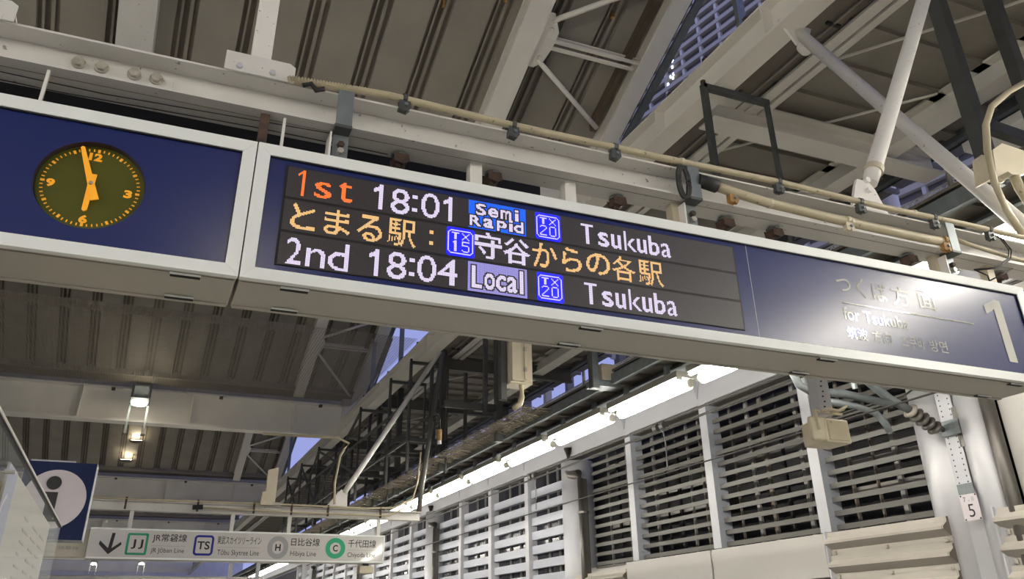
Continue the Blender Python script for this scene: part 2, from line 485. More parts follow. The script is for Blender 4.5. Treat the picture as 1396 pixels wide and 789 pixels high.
# deep cross girders
def girder(i, g, u0, u1):
    root = thing('roof_girder', ['deep cream cross girder close behind the hanging beam', 'deep grey cross girder with the floodlight clamped to it',
                                 'second deep cross girder, above the line transfer sign', 'farthest deep cross girder below the transfer sign'][i], 'girder', R((0, g, 4.0)), 'deep roof girders')
    MB(R).box(u0, u1, g - .085, g + .085, 4.325, 4.35).build('top_flange', 'roof_paint', root)
    MB(R).box(u0, u1, g - .085, g + .085, 3.93, 3.955).build('bottom_flange', 'roof_paint', root)
    MB(R).box(u0, u1, g - .006, g + .006, 3.955, 4.325).build('web', 'roof_paint', root)
    if i: MB(R).box(2.17, 2.42, g - .05, g + .05, 4.19, 4.44).build('end_block', 'roof_paint', root)
    k = -.88
    while k > u0: k -= 1.22
    k += 1.22
    while k < u1:
        MB(R).box(k - .006, k + .006, g - .08, g - .006, 3.955, 4.325).build('stiffener', 'roof_paint', root)
        MB(R).box(k + .30, k + .34, g - .10, g - .05, 4.295, 4.325).build('clip', 'brown_steel', root)
        k += 1.22
    # eave angle and dark sheet painted as shaded gap under the deck end
    if i == 0: return root
    MB(R).box(u0, 2.34, g - .36, g - .31, 4.42, 4.47).build('eave_angle', 'deck_strip', root)
    MB(R).add([(u0, g - .33, 4.45), (2.38, g - .33, 4.45), (2.38, g + .08, 4.44), (u0, g + .08, 4.44)], [(0, 1, 2, 3)]).build('eave_shade', 'deck_dark', root)
    if i in (1, 2):
        MB(R).box(2.29, 3.3, g - .06, g + .06, 3.93, 3.95).build('bottom_flange', 'slat_beige', root)
    return root


for i, g in enumerate(GIRD):
    girder(i, g, -4.74, 2.17)

# the main longitudinal beam between the two roofs
mb_ = thing('longitudinal_beam', 'wide cream steel beam running lengthwise along the open skylight strip', 'beam', R((2.25, 5, 4.1)))
MB(R).box(2.17, 2.29, -9.0, 38, 4.17, 4.18).build('top_flange', 'roof_paint', mb_)
MB(R).box(2.17, 2.29, -9.0, 38, 4.0, 4.01).build('bottom_flange', 'roof_paint', mb_)
MB(R).box(2.227, 2.234, -9.0, 38, 4.01, 4.17).build('web', 'roof_paint', mb_)
for g in [1.2, 2.05, 2.88] + GIRD + [6.6, 8.2, 13, 19]:
    MB(R).box(2.172, 2.227, g - .006, g + .006, 4.01, 4.17).build('stiffener', 'roof_paint', mb_)
MB(R).box(2.18, 2.28, -9, 38, 4.18, 4.19).build('flashing', 'galvanised', mb_)
for g in (1.9, 2.15, 2.45, 2.75, 6.9, 7.4, 7.9, 8.4, 8.9):
    MB(R).box(2.17, 2.20, g - .012, g + .012, 4.18, 4.20).build('clip', 'rust', mb_)
for g in (2.235, 7.62, 8.75, 14.2):
    # light posts of the open strip
    p = thing('skylight_post', {2.235: 'post standing on the long cream beam against the blue tower', 7.62: 'post left of the brace in the sky gap behind the train sign', 8.75: 'slim post at the low end of the sky gap behind the train sign', 14.2: 'post in the farthest sky gap, near the antenna plates'}[g], 'post', R((2.23, g, 4.19)), 'posts of the open skylight strip')
    MB(R).box(2.205, 2.215, g - .02, g + .005, 4.19, 4.95).build('post_side', 'galvanised', p)
    MB(R).box(2.215, 2.25, g - .02, g - .014, 4.19, 4.95).build('post_face', 'galvanised', p)
MB(R).tube([(2.23, 8.73, 4.20), (2.23, 8.0, 4.62)], .012, 8).build('strut', 'galvanised', p)

# right-hand roof: ribs run across, sheet by sheet
RK = 2.2
Q = S(RK)
ZC = 5.0
rc = structure('ceiling', Q((4, 5, ZC)))
struct(MB(Q).box(3.24, 5.09, -13, -1, 5.0, 5.05).build('ceiling', 'deck'))
VR = [-1.0 + .3295 * k for k in range(0, 120)]
for k, v in enumerate(VR):
    MB(Q).box(3.24, 5.15, v + .045, v + .2845, ZC + .0, ZC + .03).build('deck_panel', 'deck', rc)
    MB(Q).box(3.24, 5.15, v - .045, v + .045, ZC - .035, ZC + .02).build('deck_rib', 'deck_strip', rc)
MB(Q).box(3.2, 5.2, -1, 39, ZC + .03, ZC + .05).build('roof_sheet', 'deck_dark', rc)
# strips beside the main beam
sb = thing('gutter_beam', 'narrow white and brown ribbed strips alongside the long cream beam', 'beam', Q((3.4, 4, 4.9)))
MB(Q).box(3.05, 3.37, -1, 39, 4.93, 4.95).build('ribbed_soffit', 'deck_dark', sb)
for k in range(24): MB(Q).box(3.26, 3.36, -1 + k * .9, -.98 + k * .9, 4.915, 4.93).build('soffit_rib', 'black', sb)
MB(Q).box(3.30, 3.315, -1, 39, 4.915, 4.93).build('soffit_line', 'deck_strip', sb)
MB(Q).box(3.38, 3.46, -1, 39, 4.90, 4.92).build('bottom_flange', 'roof_paint', sb)
MB(Q).box(3.46, 3.485, -1, 39, 4.93, 4.95).build('shadow_gap', 'black', sb)
MB(Q).box(3.485, 3.54, -1, 39, 4.90, 4.92).build('edge_flange', 'roof_paint', sb)
# lengthwise I-beam and channel at the outer edge
ib = thing('eave_beam', 'white lengthwise beam below the ribbed right-hand roof', 'beam', Q((4.6, 4, 4.8)))
MB(Q).hbeam_v(-1, 39, 4.61, 4.80, 4.98, .16, .015, .012).build('steel_section', 'roof_paint', ib)
ch = thing('eave_channel', 'grey grooved channel along the open edge of the right-hand roof', 'channel', Q((5.2, 4, 4.9)))
MB(Q).box(5.10, 5.17, -1, 39, 4.92, 5.0).build('channel_face', 'galvanised', ch)
MB(Q).box(5.17, 5.23, -1, 39, 4.96, 5.0).build('channel_lip', 'deck_strip', ch)
MB(Q).box(5.155, 5.165, -1, 39, 4.905, 4.92).build('channel_groove', 'dark_steel', ch)
for k in range(52):
    v = -1 + k * .42
    MB(Q).box(5.17, 5.43, v + .03, v + .39, 5.0, 5.01).build('soffit_panel', 'deck_dark', ch)
    MB(Q).box(5.17, 5.43, v, v + .03, 4.97, 5.01).build('soffit_rib', 'deck_strip', ch)
# cross beams carrying that roof
for k, v in enumerate((3.42, 9.16, 11.24, 14.24, 16.97)):
    b = thing('cross_beam', 'white cross beam under the ribbed right-hand roof', 'beam', Q((4, v, 4.8)), 'white cross beams under the right-hand roof')
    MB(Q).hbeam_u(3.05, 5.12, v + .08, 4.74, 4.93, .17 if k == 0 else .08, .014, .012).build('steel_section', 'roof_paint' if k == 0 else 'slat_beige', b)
for k, (v0, v1) in enumerate(((2.9, 1.7), (4.0, 2.9), (10.4, 9.3), (13.2, 11.8))):
    b = thing('tie_rod', ['thin cream tie rod crossing behind the thick slanting tube', 'thin cream tie rod seen inside the nearest dark frame', 'thin cream tie rod left of the tall junction box', 'thin cream tie rod deep behind the hanger frames'][k], 'rod', Q((4, v0, 4.9)), 'tie rods under the right-hand roof')
    MB(Q).tube([(3.56, v0, 4.94), (4.5, v1, 4.94)], .010, 6).build('rod', 'roof_paint', b)
# white end panel of the far soffit near the gap
tag(MB().box(10.2, 10.9, 4.5, 6.45, 8.0, 8.15).build('soffit_board', 'beam_paint', bevel=.01), 'off-white soffit board beyond the slanting tube near the sky gap', 'panel')

# bird net below the first full bay
net = MB()
zn = 9.15
for k in range(190):
    u = -8 + k * .075
    net.box(u - .0035, u + .0035, 19.8, 27.4, zn - .0035, zn + .0035)
for k in range(101):
    v = 19.8 + k * .075
    net.box(-8, 6.25, v - .0035, v + .0035, zn - .0035, zn + .0035)
stuff(tag(net.build('bird_net', 'netting'), 'fine pale bird net stretched under the sloping roof', 'net'))
edge = MB()
for k in range(380):
    u = -8 + k * .030
    edge.bar((u, 19.8, zn + .02), (u + .05 * random.uniform(-1, 1), 19.8 + random.uniform(-.05, .05), zn - .20 - .06 * random.random()), .014, .014)
for k in range(8):
    z = zn - .03 * k
    edge.tube([(-8 + j * .8, 19.8, z + random.uniform(-.012, .012)) for j in range(14)], .009, 4)
stuff(tag(edge.build('net_edge', 'netting'), 'gathered pale edge of the bird net just under the clock sign', 'net'))

# ================================================================ right-hand wall across the tracks
wall = structure('wall_right', (11.6, 14, 4))
UW = 11.5
MB().box(UW + .02, UW + .5, 2, 112, -1.4, 3.17).build('lower_wall', 'barrier_flat', wall)
fa = MB().box(UW - .12, UW + .4, -30, 112, 6.36, 7.95).build('fascia', 'wall_white', wall)
MB().box(UW - .02, UW + .4, 7.9, 112, 6.30, 6.36).build('fascia_lip', 'slat_beige', wall)
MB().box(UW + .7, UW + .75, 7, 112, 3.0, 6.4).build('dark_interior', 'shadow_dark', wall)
MULL = [11.5, 14.55, 17.7]
FARM = [23.85, 26.85, 29.75, 36.0, 39.0, 42.0, 48.2, 51.2, 54.2, 60.4, 63.4]
for m in MULL:
    o = MB().box(UW - .12, UW + .22, m - .13, m + .12, 3.17, 6.36).build('mullion', 'mullion_grey', wall)
    MB().box(UW - .125, UW - .12, m - .13, m + .12, 3.17, 6.36).build('mullion_lit_face', 'wall_white', o)  # lighter plate: the front's brighter light is put into its colour
for m in FARM: MB().box(UW - .12, UW + .22, m - .13, m + .12, 2.2, 6.36).build('mullion', 'wall_white', wall)
for m in MULL + FARM:
    MB().prism([(-.16, 0), (.16, 0), (.0, .5)], lambda x, y, t: (UW - .13 + t, m + x + .10, 7.0 - y), -.012, .0).build('fin_shadow', 'mullion_grey', wall)  # thin grey wedge painted as the shadow of each stiffener fin


def slats(v0, v1, first):
    for k in range(13):
        z = 3.29 + .2435 * k
        MB().box(UW + .02, UW + .05, v0, v1, z - .092, z).build('louvre_slat', 'slat_beige', wall)
    MB().box(UW + .0, UW + .1, v0, v1, 3.13, 3.175).build('sill', 'slat_beige', wall)
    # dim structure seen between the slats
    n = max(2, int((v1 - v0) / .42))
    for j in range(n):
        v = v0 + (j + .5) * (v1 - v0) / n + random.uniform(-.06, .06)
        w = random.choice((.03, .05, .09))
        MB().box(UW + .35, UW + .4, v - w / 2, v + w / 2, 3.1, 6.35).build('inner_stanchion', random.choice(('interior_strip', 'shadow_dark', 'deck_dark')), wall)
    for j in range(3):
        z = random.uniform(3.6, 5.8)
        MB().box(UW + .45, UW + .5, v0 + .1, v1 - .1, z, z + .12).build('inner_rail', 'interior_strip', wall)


for a, b in ((9.33, 11.38), (11.62, 14.43), (14.67, 17.58), (17.82, 19.85)): slats(a, b, 3.29)


def spandrels(v0, v1):
    for k in range(10):
        z = 5.80 - .4345 * k
        MB().box(UW + .0, UW + .2, v0, v1, z - .245, z).build('spandrel', 'spandrel_white', wall)
    MB().box(UW + .18, UW + .22, v0, v1, 1.5, 6.34).build('dark_glazing', 'window_dark', wall)
    for t in (.33, .62): MB().box(UW + .12, UW + .18, v0 + t * (v1 - v0) - .02, v0 + t * (v1 - v0) + .02, 1.5, 6.34).build('glazing_bar', 'interior_strip', wall)


fv = [21.3] + FARM
cols = [20.75, 33.0, 45.2, 57.4]
edges = sorted([(m - .13, m + .12) for m in FARM] + [(c - .6, c + .6) for c in cols[1:]])
prev = 21.35
for a, b in edges:
    if a - prev > .4: spandrels(prev, a)
    prev = b
# round columns with a dark downpipe
for i, c in enumerate(cols):
    t = thing('wall_column', ['grey round column left of the dark louvres with a brown downpipe', 'second round grey column along the banded facade', 'third round column, partly behind the transfer sign',
                              'farthest round column of the facade'][i], 'column', (UW, c, 3), 'round columns of the facade')
    MB().tube([(UW + .12, c + .12, -1), (UW + .12, c + .12, 6.36 if i else 6.2)], .46, 24).build('shaft', 'wall_white', t, smooth=True)
    q = MB().tube([(UW - .2, c - .72, -1), (UW - .2, c - .72, 5.55), (UW - .2, c - .5, 5.75), (UW - .2, c - .1, 5.78), (UW - .2, c + .02, 5.9), (UW - .2, c + .02, 6.6)], .13, 12)
    q.build('downpipe', 'pipe_dark', t, smooth=True)
    MB().tube([(UW - .2, c - .72, 4.6), (UW - .2, c - .72, 4.66)], .16, 12).build('pipe_collar', 'pipe_dark', t)
# the near column group at the right edge
nc = thing('wall_column', 'broad silvery column behind the perforated strip, right of the louvres', 'column', (UW, 8.9, 3))
MB().tube([(UW + .25, 9.02, -1), (UW + .25, 9.02, 8)], .42, 28).build('shaft', 'silver', nc, smooth=True)
MB().tube([(UW, 8.25, -1), (UW, 8.25, 8)], .26, 28).build('half_round_cover', 'silver', nc, smooth=True)
MB().box(UW - .1, UW + .3, 8.5, 8.75, -1, 8).build('web_plate', 'silver', nc)
MB().box(UW - .22, UW - .19, 8.37, 8.47, 4.1, 4.72).build('access_cover', 'pipe_dark', nc)
dp = thing('downpipe', 'dark brown rainwater pipe at the right edge of the wall', 'pipe', (UW, 7.9, 3))
MB().tube([(UW - .15, 7.93, -1), (UW - .15, 7.93, 8)], .10, 14).build('pipe', 'pipe_dark', dp, smooth=True)
MB().box(UW - .02, UW + .4, 2, 7.86, 3.1, 7.95).build('plain_panel', 'barrier_flat', wall)
MB().box(UW - .02, UW + .4, -30, 2, -2.8, 7.95).build('plain_panel', 'barrier_flat', wall)
# perforated strip with number plate
US = 11.28


def G(p):
    """keep the spot on the wall it covers while standing off at another depth"""
    s = p[0] / UW
    return (p[0], p[1] * s, EYE + (p[2] - EYE) * s)


ps = thing('perforated_strip', 'white perforated steel strip bolted to the silvery column', 'bracket', G((US, 8.72, 4.2)))
MB(G).box(US, US + .03, 8.60, 8.86, 3.35, 5.15).build('strip', 'wall_white', ps)
for k in range(17):
    for s in (8.655, 8.805):
        MB(G).disc((US - .002, s, 3.62 + .088 * k), .013, 'u', .006, 8).build('bolt', 'rubber', ps)
MB(G).box(US - .06, US, 8.57, 8.89, 4.36, 4.60).build('clamp', 'galvanised', ps)
MB(G).box(US - .06, US, 8.60, 8.86, 3.38, 3.60).build('clamp', 'galvanised', ps)
pl = thing('number_plate', 'small white plate with a black 5 under the perforated strip', 'sign', G((US - .1, 8.72, 3.25)))
MB(G).box(US - .09, US - .07, 8.575, 8.865, 3.05, 3.44).build('plate', 'info_white', pl, bevel=.004)


def plate_text(body, v0, v1, z0, z1, m='print_black'):
    vs_, fs_ = text_tris(body, 0); aa = np.array(vs_); mn_, mx_ = aa.min(0), aa.max(0)
    q = MB(G); q.add([(US - .093, v1 + (x - mn_[0]) / (mx_[0] - mn_[0]) * (v0 - v1), z0 + (y - mn_[1]) / (mx_[1] - mn_[1]) * (z1 - z0)) for x, y in vs_], fs_)
    q.build('lettering', m, pl)


plate_text('5', 8.665, 8.765, 3.10, 3.29)
plate_text('7', 8.77, 8.81, 3.33, 3.40); plate_text('番', 8.63, 8.685, 3.33, 3.40, 'print_grey'); plate_text('×', 8.71, 8.74, 3.33, 3.36, 'print_grey')
for a, b in ((8.60, 3.07), (8.84, 3.07), (8.60, 3.42), (8.84, 3.42)): MB(G).disc((US - .095, a, b), .014, 'u', .01, 8).build('screw', 'rubber', pl)
hk = thing('wall_hook', 'small bent hook on the column beside the number plate', 'hook', (US, 8.3, 3.5))
MB(G).tube([(US, 8.55, 3.47), (US, 8.38, 3.46), (US, 8.35, 3.41)], .012, 6).build('hook', 'brass', hk)


# folded wind barrier panels and flat panels below the louvres
def barrier(v0, v1, label, n=5, top=3.14):
    t = thing('folded_barrier', label, 'panel', (UW - .3, (v0 + v1) / 2, 2.4), 'folded barrier panels below the louvres')
    prof = [(0, 0), (-.02, -.05), (.16, -.16), (.16, -.19), (.0, -.30), (-.02, -.39)]
    for k in range(n):
        zt = top - .395 * k
        q = MB()
        pts = [(UW - .22 - x, zt + z) for x, z in ((.02, 0), (.02, -.075), (.12, -.15), (.12, -.19), (-.02, -.29), (-.02, -.395))]
        for a, b in zip(pts[:-1], pts[1:]):
            q.add([(a[0], v0, a[1]), (b[0], v0, b[1]), (b[0], v1, b[1]), (a[0], v1, a[1])], [(0, 1, 2, 3)])
        o = q.build('folded_panel', 'barrier', t)
        MB().box(UW - .205, UW - .18, v0, v1, zt - .355, zt - .33).build('seam', 'barrier', o)
        MB().prism(pts + [(UW - .1, pts[-1][1]), (UW - .1, pts[0][1])], lambda x, y, w: (x, w, y), v0 + .02, v0 + .03).build('end_cap', 'deck_dark', o)
        for s in (.04, .5, .96):
            v = v0 + s * (v1 - v0)
            MB().box(UW - .23, UW - .20, v - .03, v + .03, zt - .37, zt - .31).build('bolt', 'bolt', o)
    MB().box(UW - .30, UW - .08, v1 - .01, v1 + .02, top - .395 * n, top + .02).build('end_post', 'wall_white', t)
    return t


barrier(8.98, 11.38, 'pale folded barrier panels under the dark louvres, left of the number plate')
barrier(5.6, 8.18, 'pale folded barrier panels at the right edge of the photo')
barrier(18.0, 20.9, 'small folded barrier panels beside the grey round column', top=3.0)
for i, (a, b) in enumerate(((11.45, 14.6), (14.66, 17.95))):
    t = thing('flat_barrier', ['long flat cream panel under the louvres, nearer one', 'long flat cream panel under the louvres, farther one'][i], 'panel', (UW - .2, (a + b) / 2, 2.6))
    MB().box(UW - .26, UW - .22, a, b, 2.40, 3.14).build('panel', 'barrier_flat', t, bevel=.01)
    MB().box(UW - .25, UW - .22, a, b, 1.2, 2.37).build('panel', 'barrier_flat', t, bevel=.01)
# behind the wall: walkway with lattice parapet, and blocks beyond
wk = thing('lattice_walkway', 'bluish walkway with a lattice parapet seen through the roof gap', 'walkway', (12.3, 20, 8.4))
MB().box(12.0, 12.6, 2, 70, 7.9, 8.55).build('deck_edge', 'city_grey', wk)
lat = MB()
for k in range(420):
    v = 3 + k * .12
    for s in (-1, 1): lat.bar((12, v, 8.58), (12, v + s * .12, 8.74), .018, .02)
lat.box(11.99, 12.01, 3, 54, 8.74, 8.77); lat.box(11.99, 12.01, 3, 54, 8.55, 8.58)
stuff(lat.build('lattice', 'city_grey', wk))
for k in range(9): MB().tube([(12, 7.95 + k * 4.3, 8.6), (12, 7.95 + k * 4.3, 10.5)], .05, 8).build('post', 'city_band', wk, smooth=True)
MB().tube([(12.2, 9.6, 8.0), (12.2, 9.6, 12)], .38, 16).build('round_pier', 'city_grey', wk, smooth=True)
for k in range(3): MB().box(13.0, 13.2, 13 + k * 9, 19 + k * 9, 8.7, 9.3).build('balcony_band', 'city_band', wk)
for k in range(10): MB().box(13.05, 13.3, 17 + k * 1.7, 17.2 + k * 1.7, 8.6, 11).build('balcony_post', 'city_band' if k % 2 else 'city_blue', wk)

# tall building seen through the skylight strip, turned about 9 degrees
tb = thing('office_tower', 'blue dusk-lit tower with horizontal bands seen through the skylight strip', 'building', (22, 34, 30))
ang = math.radians(-11.5)


def T(p):
    s, h, z = p
    return (22 + s * math.sin(ang) + h * math.cos(ang), 30 + s * math.cos(ang) - h * math.sin(ang), z)


TS_, TZ_ = -1.85, 29.45
MB(T).box(-16, 4, 0.2, 9, 10, 62).build('core', 'city_blue', tb)
for k in range(72):
    MB(T).box(-16, 4, -.05, .2, 14 + k * .66, 14.24 + k * .66).build('floor_band', 'city_band', tb)
for k in range(16): MB(T).box(-15.5 + k * 1.25, -15.35 + k * 1.25, -.0, .2, 12, 62).build('pier', 'city_grey', tb)
for k in range(9):
    s = TS_ + random.uniform(-.7, .7); z = TZ_ + random.uniform(-.7, .7)
    MB(T).box(s, s + .10, -.06, 0, z, z + .17).build('lit_window', 'city_window', tb)

# ================================================================ hanging sign beam and what is clamped to it
BV = 3.45


def sign_beam(v, u0, u1, label):
    t = thing('sign_beam', label, 'beam', ((u0 + u1) / 2, v, 4.0), 'white beams the signs hang from')
    MB().box(u0, u1, v - .10, v + .10, 4.188, 4.20).build('top_flange', 'beam_paint', t)
    MB().box(u0, u1, v - .10, v + .10, 4.0, 4.012).build('bottom_flange', 'beam_paint', t)
    MB().box(u0, u1, v + .012, v + .02, 4.012, 4.188).build('web', 'beam_paint', t)
    return t


b1 = sign_beam(BV, -3.2, 5.98, 'white steel beam directly above the clock and train signs')
sp = MB().box(-.715, -.215, 3.452, 3.462, 4.05, 4.150).build('splice_plate', 'beam_paint', b1, bevel=.002)
for u in (-.634, -.535, -.39, -.29):
    q = MB().disc((u, 3.446, 4.122), .032, 'v', .012, 20).disc((u, 3.434, 4.122), .026, 'v', .022, 6)
    q.build('bolt', 'bolt', sp)
MB().box(-3.2, 5.98, 3.42, 3.424, 3.998, 4.0).build('flange_seam', 'deck_strip', b1)
b2 = sign_beam(18.24, -5.0, 5.98, 'distant white beam above the line transfer sign')


# feet of the hanger posts
def foot(u, v, label):
    t = thing('hanger_post', label, 'post', (u, v, 4.2), 'square posts carrying the near sign beam')
    MB().box(u - .05, u + .05, v - .05, v + .05, 4.24, 7.6 if u < 0 else 7.3).build('post', 'white_paint', t, bevel=.006)
    pl_ = MB().prism([(-.17, 0), (.14, 0), (.17, -.02), (.17, -.115), (-.17, -.115)], lambda x, y, w: (u + x, w, 4.30 + y), v - .125, v - .115).build('angle_plate', 'beam_paint', t)
    MB().box(u - .17, u + .16, v - .12, v + .1, 4.25, 4.262).build('angle_shelf', 'beam_paint', t)
    for s in (-.10, .06): MB().disc((u + s, v - .13, 4.215), .016, 'v', .015, 10).build('bolt', 'wall_white', pl_)
    return t


foot(.175, 3.45, 'square white post on the sign beam above the right end of the clock sign')
foot(-1.08, 3.45, 'square white post on the sign beam at the top left corner')

# tube props of the beams
t1 = thing('slanting_prop', 'thick white tube rising from a pinned foot on the near sign beam', 'prop', (4.33, 3.45, 4.2))
MB().prism([(-.17, 0), (.19, 0), (.10, .24), (.05, .30), (-.05, .30), (-.08, .24)], lambda x, y, w: (4.27 + x, 3.44 + w, 4.20 + y), -.012, .012).build('foot_plate', 'white_paint', t1)
MB().tube([(4.36, 3.45, 4.50), (4.42, 3.45, 4.62), (6.10, 3.47, 7.65), (6.4, 3.47, 8.27)], [.05, .058, .058, .058], 16).build('tube', 'white_paint', t1, smooth=True)
MB().tube([(4.415, 3.45, 4.61), (4.44, 3.45, 4.655)], .068, 16).build('collar', 'box_cream', t1)
for z in (4.42, 4.50): MB().disc((4.30, 3.42, z), .022, 'v', .03, 8).build('bolt', 'white_paint', t1)
t2 = thing('slanting_prop', 'white tube running from a gusset on the long cream beam down to the right', 'prop', (5.85, 3.5, 4.3))
MB().tube([(6.36, 5.50, 8.27), (6.18, 3.62, 4.57), (6.17, 3.54, 4.42)], [.068, .068, .068], 16).build('tube', 'white_paint', t2, smooth=True)
MB().prism([(-.26, .16), (.24, .16), (.10, -.20), (-.04, -.20)], lambda x, y, w: (6.33 + x, 5.50 + w, 8.24 + y * .9), -.015, .015).build('gusset_plate', 'white_paint', t2)
MB().tube([(6.40, 5.50, 8.07), (6.385, 5.45, 7.98)], .085, 16).build('collar', 'white_paint', t2)
t3 = thing('slanting_prop', 'white tube standing on the distant sign beam, leaning right', 'prop', (4.1, 18.24, 4.2))
MB().prism([(-.30, 0), (.22, 0), (.20, .36), (.06, .44), (-.02, .36)], lambda x, y, w: (4.03 + x, 18.22 + w, 4.20 + y), -.015, .015).build('foot_plate', 'white_paint', t3)
MB().tube([(4.16, 18.24, 4.56), (4.3, 18.24, 4.8), (6.35, 18.24, 8.27)], .062, 12).build('tube', 'white_paint', t3, smooth=True)
t4 = thing('slanting_prop', 'netted upright tube over the end of the distant sign beam', 'prop', (6.0, 18.24, 4.2))
MB().tube([(5.95, 18.24, 4.2), (6.0, 18.24, 4.8), (6.44, 18.24, 8.27)], .062, 12).build('tube', 'slat_beige', t4, smooth=True)

# conduits
cd = thing('flexible_conduit', 'ribbed cream conduit along the top edge of the sign beam', 'conduit', (3, 3.33, 4.23))
path = [(.31, 3.34, 4.205), (.55, 3.335, 4.225), (.84, 3.33, 4.243), (1.55, 3.33, 4.226), (2.5, 3.33, 4.230), (3.4, 3.33, 4.243), (4.25, 3.33, 4.226), (5.0, 3.33, 4.235), (5.64, 3.33, 4.232), (6.3, 3.33, 4.25)]
pp = []
for a, b in zip(path[:-1], path[1:]):
    for k in range(24): pp.append(tuple(np.array(a) + (np.array(b) - np.array(a)) * k / 24))
pp.append(path[-1])
MB().tube(pp, [.021] * len(pp), 10).build('conduit_tube', 'conduit', cd, smooth=True)
rg = MB()
for k in range(150):
    u = .32 + k * .0155
    j = min(len(pp) - 1, max(0, int(np.searchsorted([p[0] for p in pp], u))))
    z = pp[j][2]
    rg.tube([(u - .003, 3.331, z), (u + .003, 3.331, z)], .0225, 10)
stuff(rg.build('conduit_ribs', 'conduit', cd))
for u in (2.66, 4.55): MB().tube([(u, 3.33, 4.236), (u + .02, 3.33, 4.236)], .024, 10).build('coupling', 'box_cream', cd)

c2 = thing('rigid_conduit', 'thick cream conduit lying against the web of the sign beam', 'conduit', (3.8, 3.35, 4.06))
MB().tube([(2.84, 3.33, 4.115), (3.02, 3.33, 4.09), (3.3, 3.34, 4.07), (3.9, 3.345, 4.055), (4.55, 3.345, 4.05), (4.80, 3.345, 4.055)], .031, 12).build('conduit_tube', 'conduit', c2, smooth=True)
MB().tube([(4.92, 3.345, 4.10), (5.05, 3.35, 4.085), (5.5, 3.36, 4.05), (6.0, 3.36, 4.05)], .016, 8).build('thin_conduit', 'conduit', c2, smooth=True)
MB().tube([(2.78, 3.34, 4.13), (2.86, 3.335, 4.115), (2.91, 3.33, 4.105)], .042, 12).build('rubber_sleeve', 'rubber', c2, smooth=True)
for u in (3.30, 3.95): MB().tube([(u, 3.34, 4.07 if u < 3.5 else 4.055), (u + .02, 3.34, 4.07 if u < 3.5 else 4.055)], .034, 12).build('coupling', 'box_cream', c2)


def clamp(u, z, label, m='dark_steel'):
    t = thing('pipe_clamp', label, 'clamp', (u, 3.33, z), 'clamps holding the conduits')
    MB().tube([(u - .012, 3.33, z), (u + .012, 3.33, z)], .028, 10).build('saddle', m, t)
    MB().prism([(-.026, .0), (.026, .005), (.030, -.045), (.012, -.068), (-.028, -.06)], lambda x, y, w: (u + x, w, z - .018 + y), 3.318, 3.352).build('clip_body', m, t, bevel=.004)
    MB().disc((u + .004, 3.312, z - .05), .010, 'v', .016, 6).build('screw', 'galvanised', t)
    MB().disc((u + .002, 3.314, z - .085), .013, 'v', .02, 6).build('set_bolt', m, t)


names = ['above the 18 of the top row', 'above the service type boxes', 'above the top row destination', 'right of the black cable coil', 'under the foot of the slanting tube', 'above the direction panel', 'near the thin cable loop']
for u, z, nme in zip((.925, 1.555, 2.205, 3.40, 4.075, 4.74, 5.28), (4.245, 4.226, 4.228, 4.242, 4.228, 4.232, 4.234), names):
    clamp(u, z, 'dark conduit clamp ' + nme)
clamp(3.02, 4.09, 'rusty yellow clamp beside the black rubber sleeve', 'brass'); clamp(3.93, 4.06, 'brown clamp on the thick conduit, middle one', 'box_cream'); clamp(4.79, 4.06, 'rusty clamp at the end of the thick conduit', 'brass')
kn = thing('cable_knot', 'dark clot of cable ties at the start of the ribbed conduit', 'cable', (.44, 3.34, 4.19))
MB().tube([(.39, 3.33, 4.185), (.43, 3.32, 4.20), (.46, 3.335, 4.175), (.50, 3.325, 4.19)], .013, 8).build('ties', 'rubber', kn, smooth=True)


# steel straps with hanger plates carrying the signs
def strap(u, label):
    t = thing('strap_hanger', label, 'bracket', (u, 3.34, 4.1), 'galvanised straps hung over the sign beam')
    MB().box(u - .042, u + .042, 3.325, 3.333, 4.0 - .01, 4.225).build('strap', 'galvanised', t, bevel=.003)
    MB().box(u - .042, u + .042, 3.325, 3.43, 4.222, 4.230).build('strap_top', 'galvanised', t)
    MB().box(u - .045, u + .045, 3.325, 3.43, 3.975, 3.997).build('strap_foot', 'dark_steel', t, bevel=.004)
    MB().box(u - .035, u + .045, 3.40, 3.41, 3.74, 3.985).build('hanger_plate', 'galvanised', t)
    MB().box(u - .055, u - .045, 3.38, 3.48, 3.74, 3.975).build('side_plate', 'white_paint', t)
    for z in (3.87, 3.91): MB().disc((u + .005, 3.39, z), .018, 'v', .03, 6).build('bolt', 'rust' if z > 3.9 else 'bolt', t)


strap(.615, 'galvanised strap over the beam above the left end of the train sign')
strap(2.745, 'galvanised strap with a black cable coil above the train sign')
strap(4.88, 'galvanised strap above the direction panel on the right')
coil = thing('cable_coil', 'coil of black cable hanging on the middle strap', 'cable', (2.66, 3.32, 4.08))
for r, du in ((.115, 0), (.105, .022), (.112, .012)):
    MB().tube([(2.645 + du + .035 * math.cos(a), 3.315, 4.075 + r * math.sin(a)) for a in [2 * PI * k / 28 for k in range(29)]], .0085, 8, cap=False).build('cable_turn', 'rubber', coil, smooth=True)
for u, lab in ((1.38, 'white post between beam and sign above the service boxes'), (1.96, 'white post between beam and sign above the first destination'), (2.68, 'cream post below the cable coil'), (4.83, 'cream stub post at the bright lamp end'), (5.34, 'cream stub post near the right corner of the sign')):
    p = thing('sign_post', lab, 'post', (u, 3.47, 3.75), 'short posts between sign beam and signs')
    MB().box(u - .035, u + .035, 3.44, 3.50, 3.74, 4.0).build('post', 'white_paint' if u < 2.2 else 'box_cream', p)
    MB().box(u - .06, u + .06, 3.42, 3.52, 3.755, 3.765).build('base_plate', 'galvanised', p)
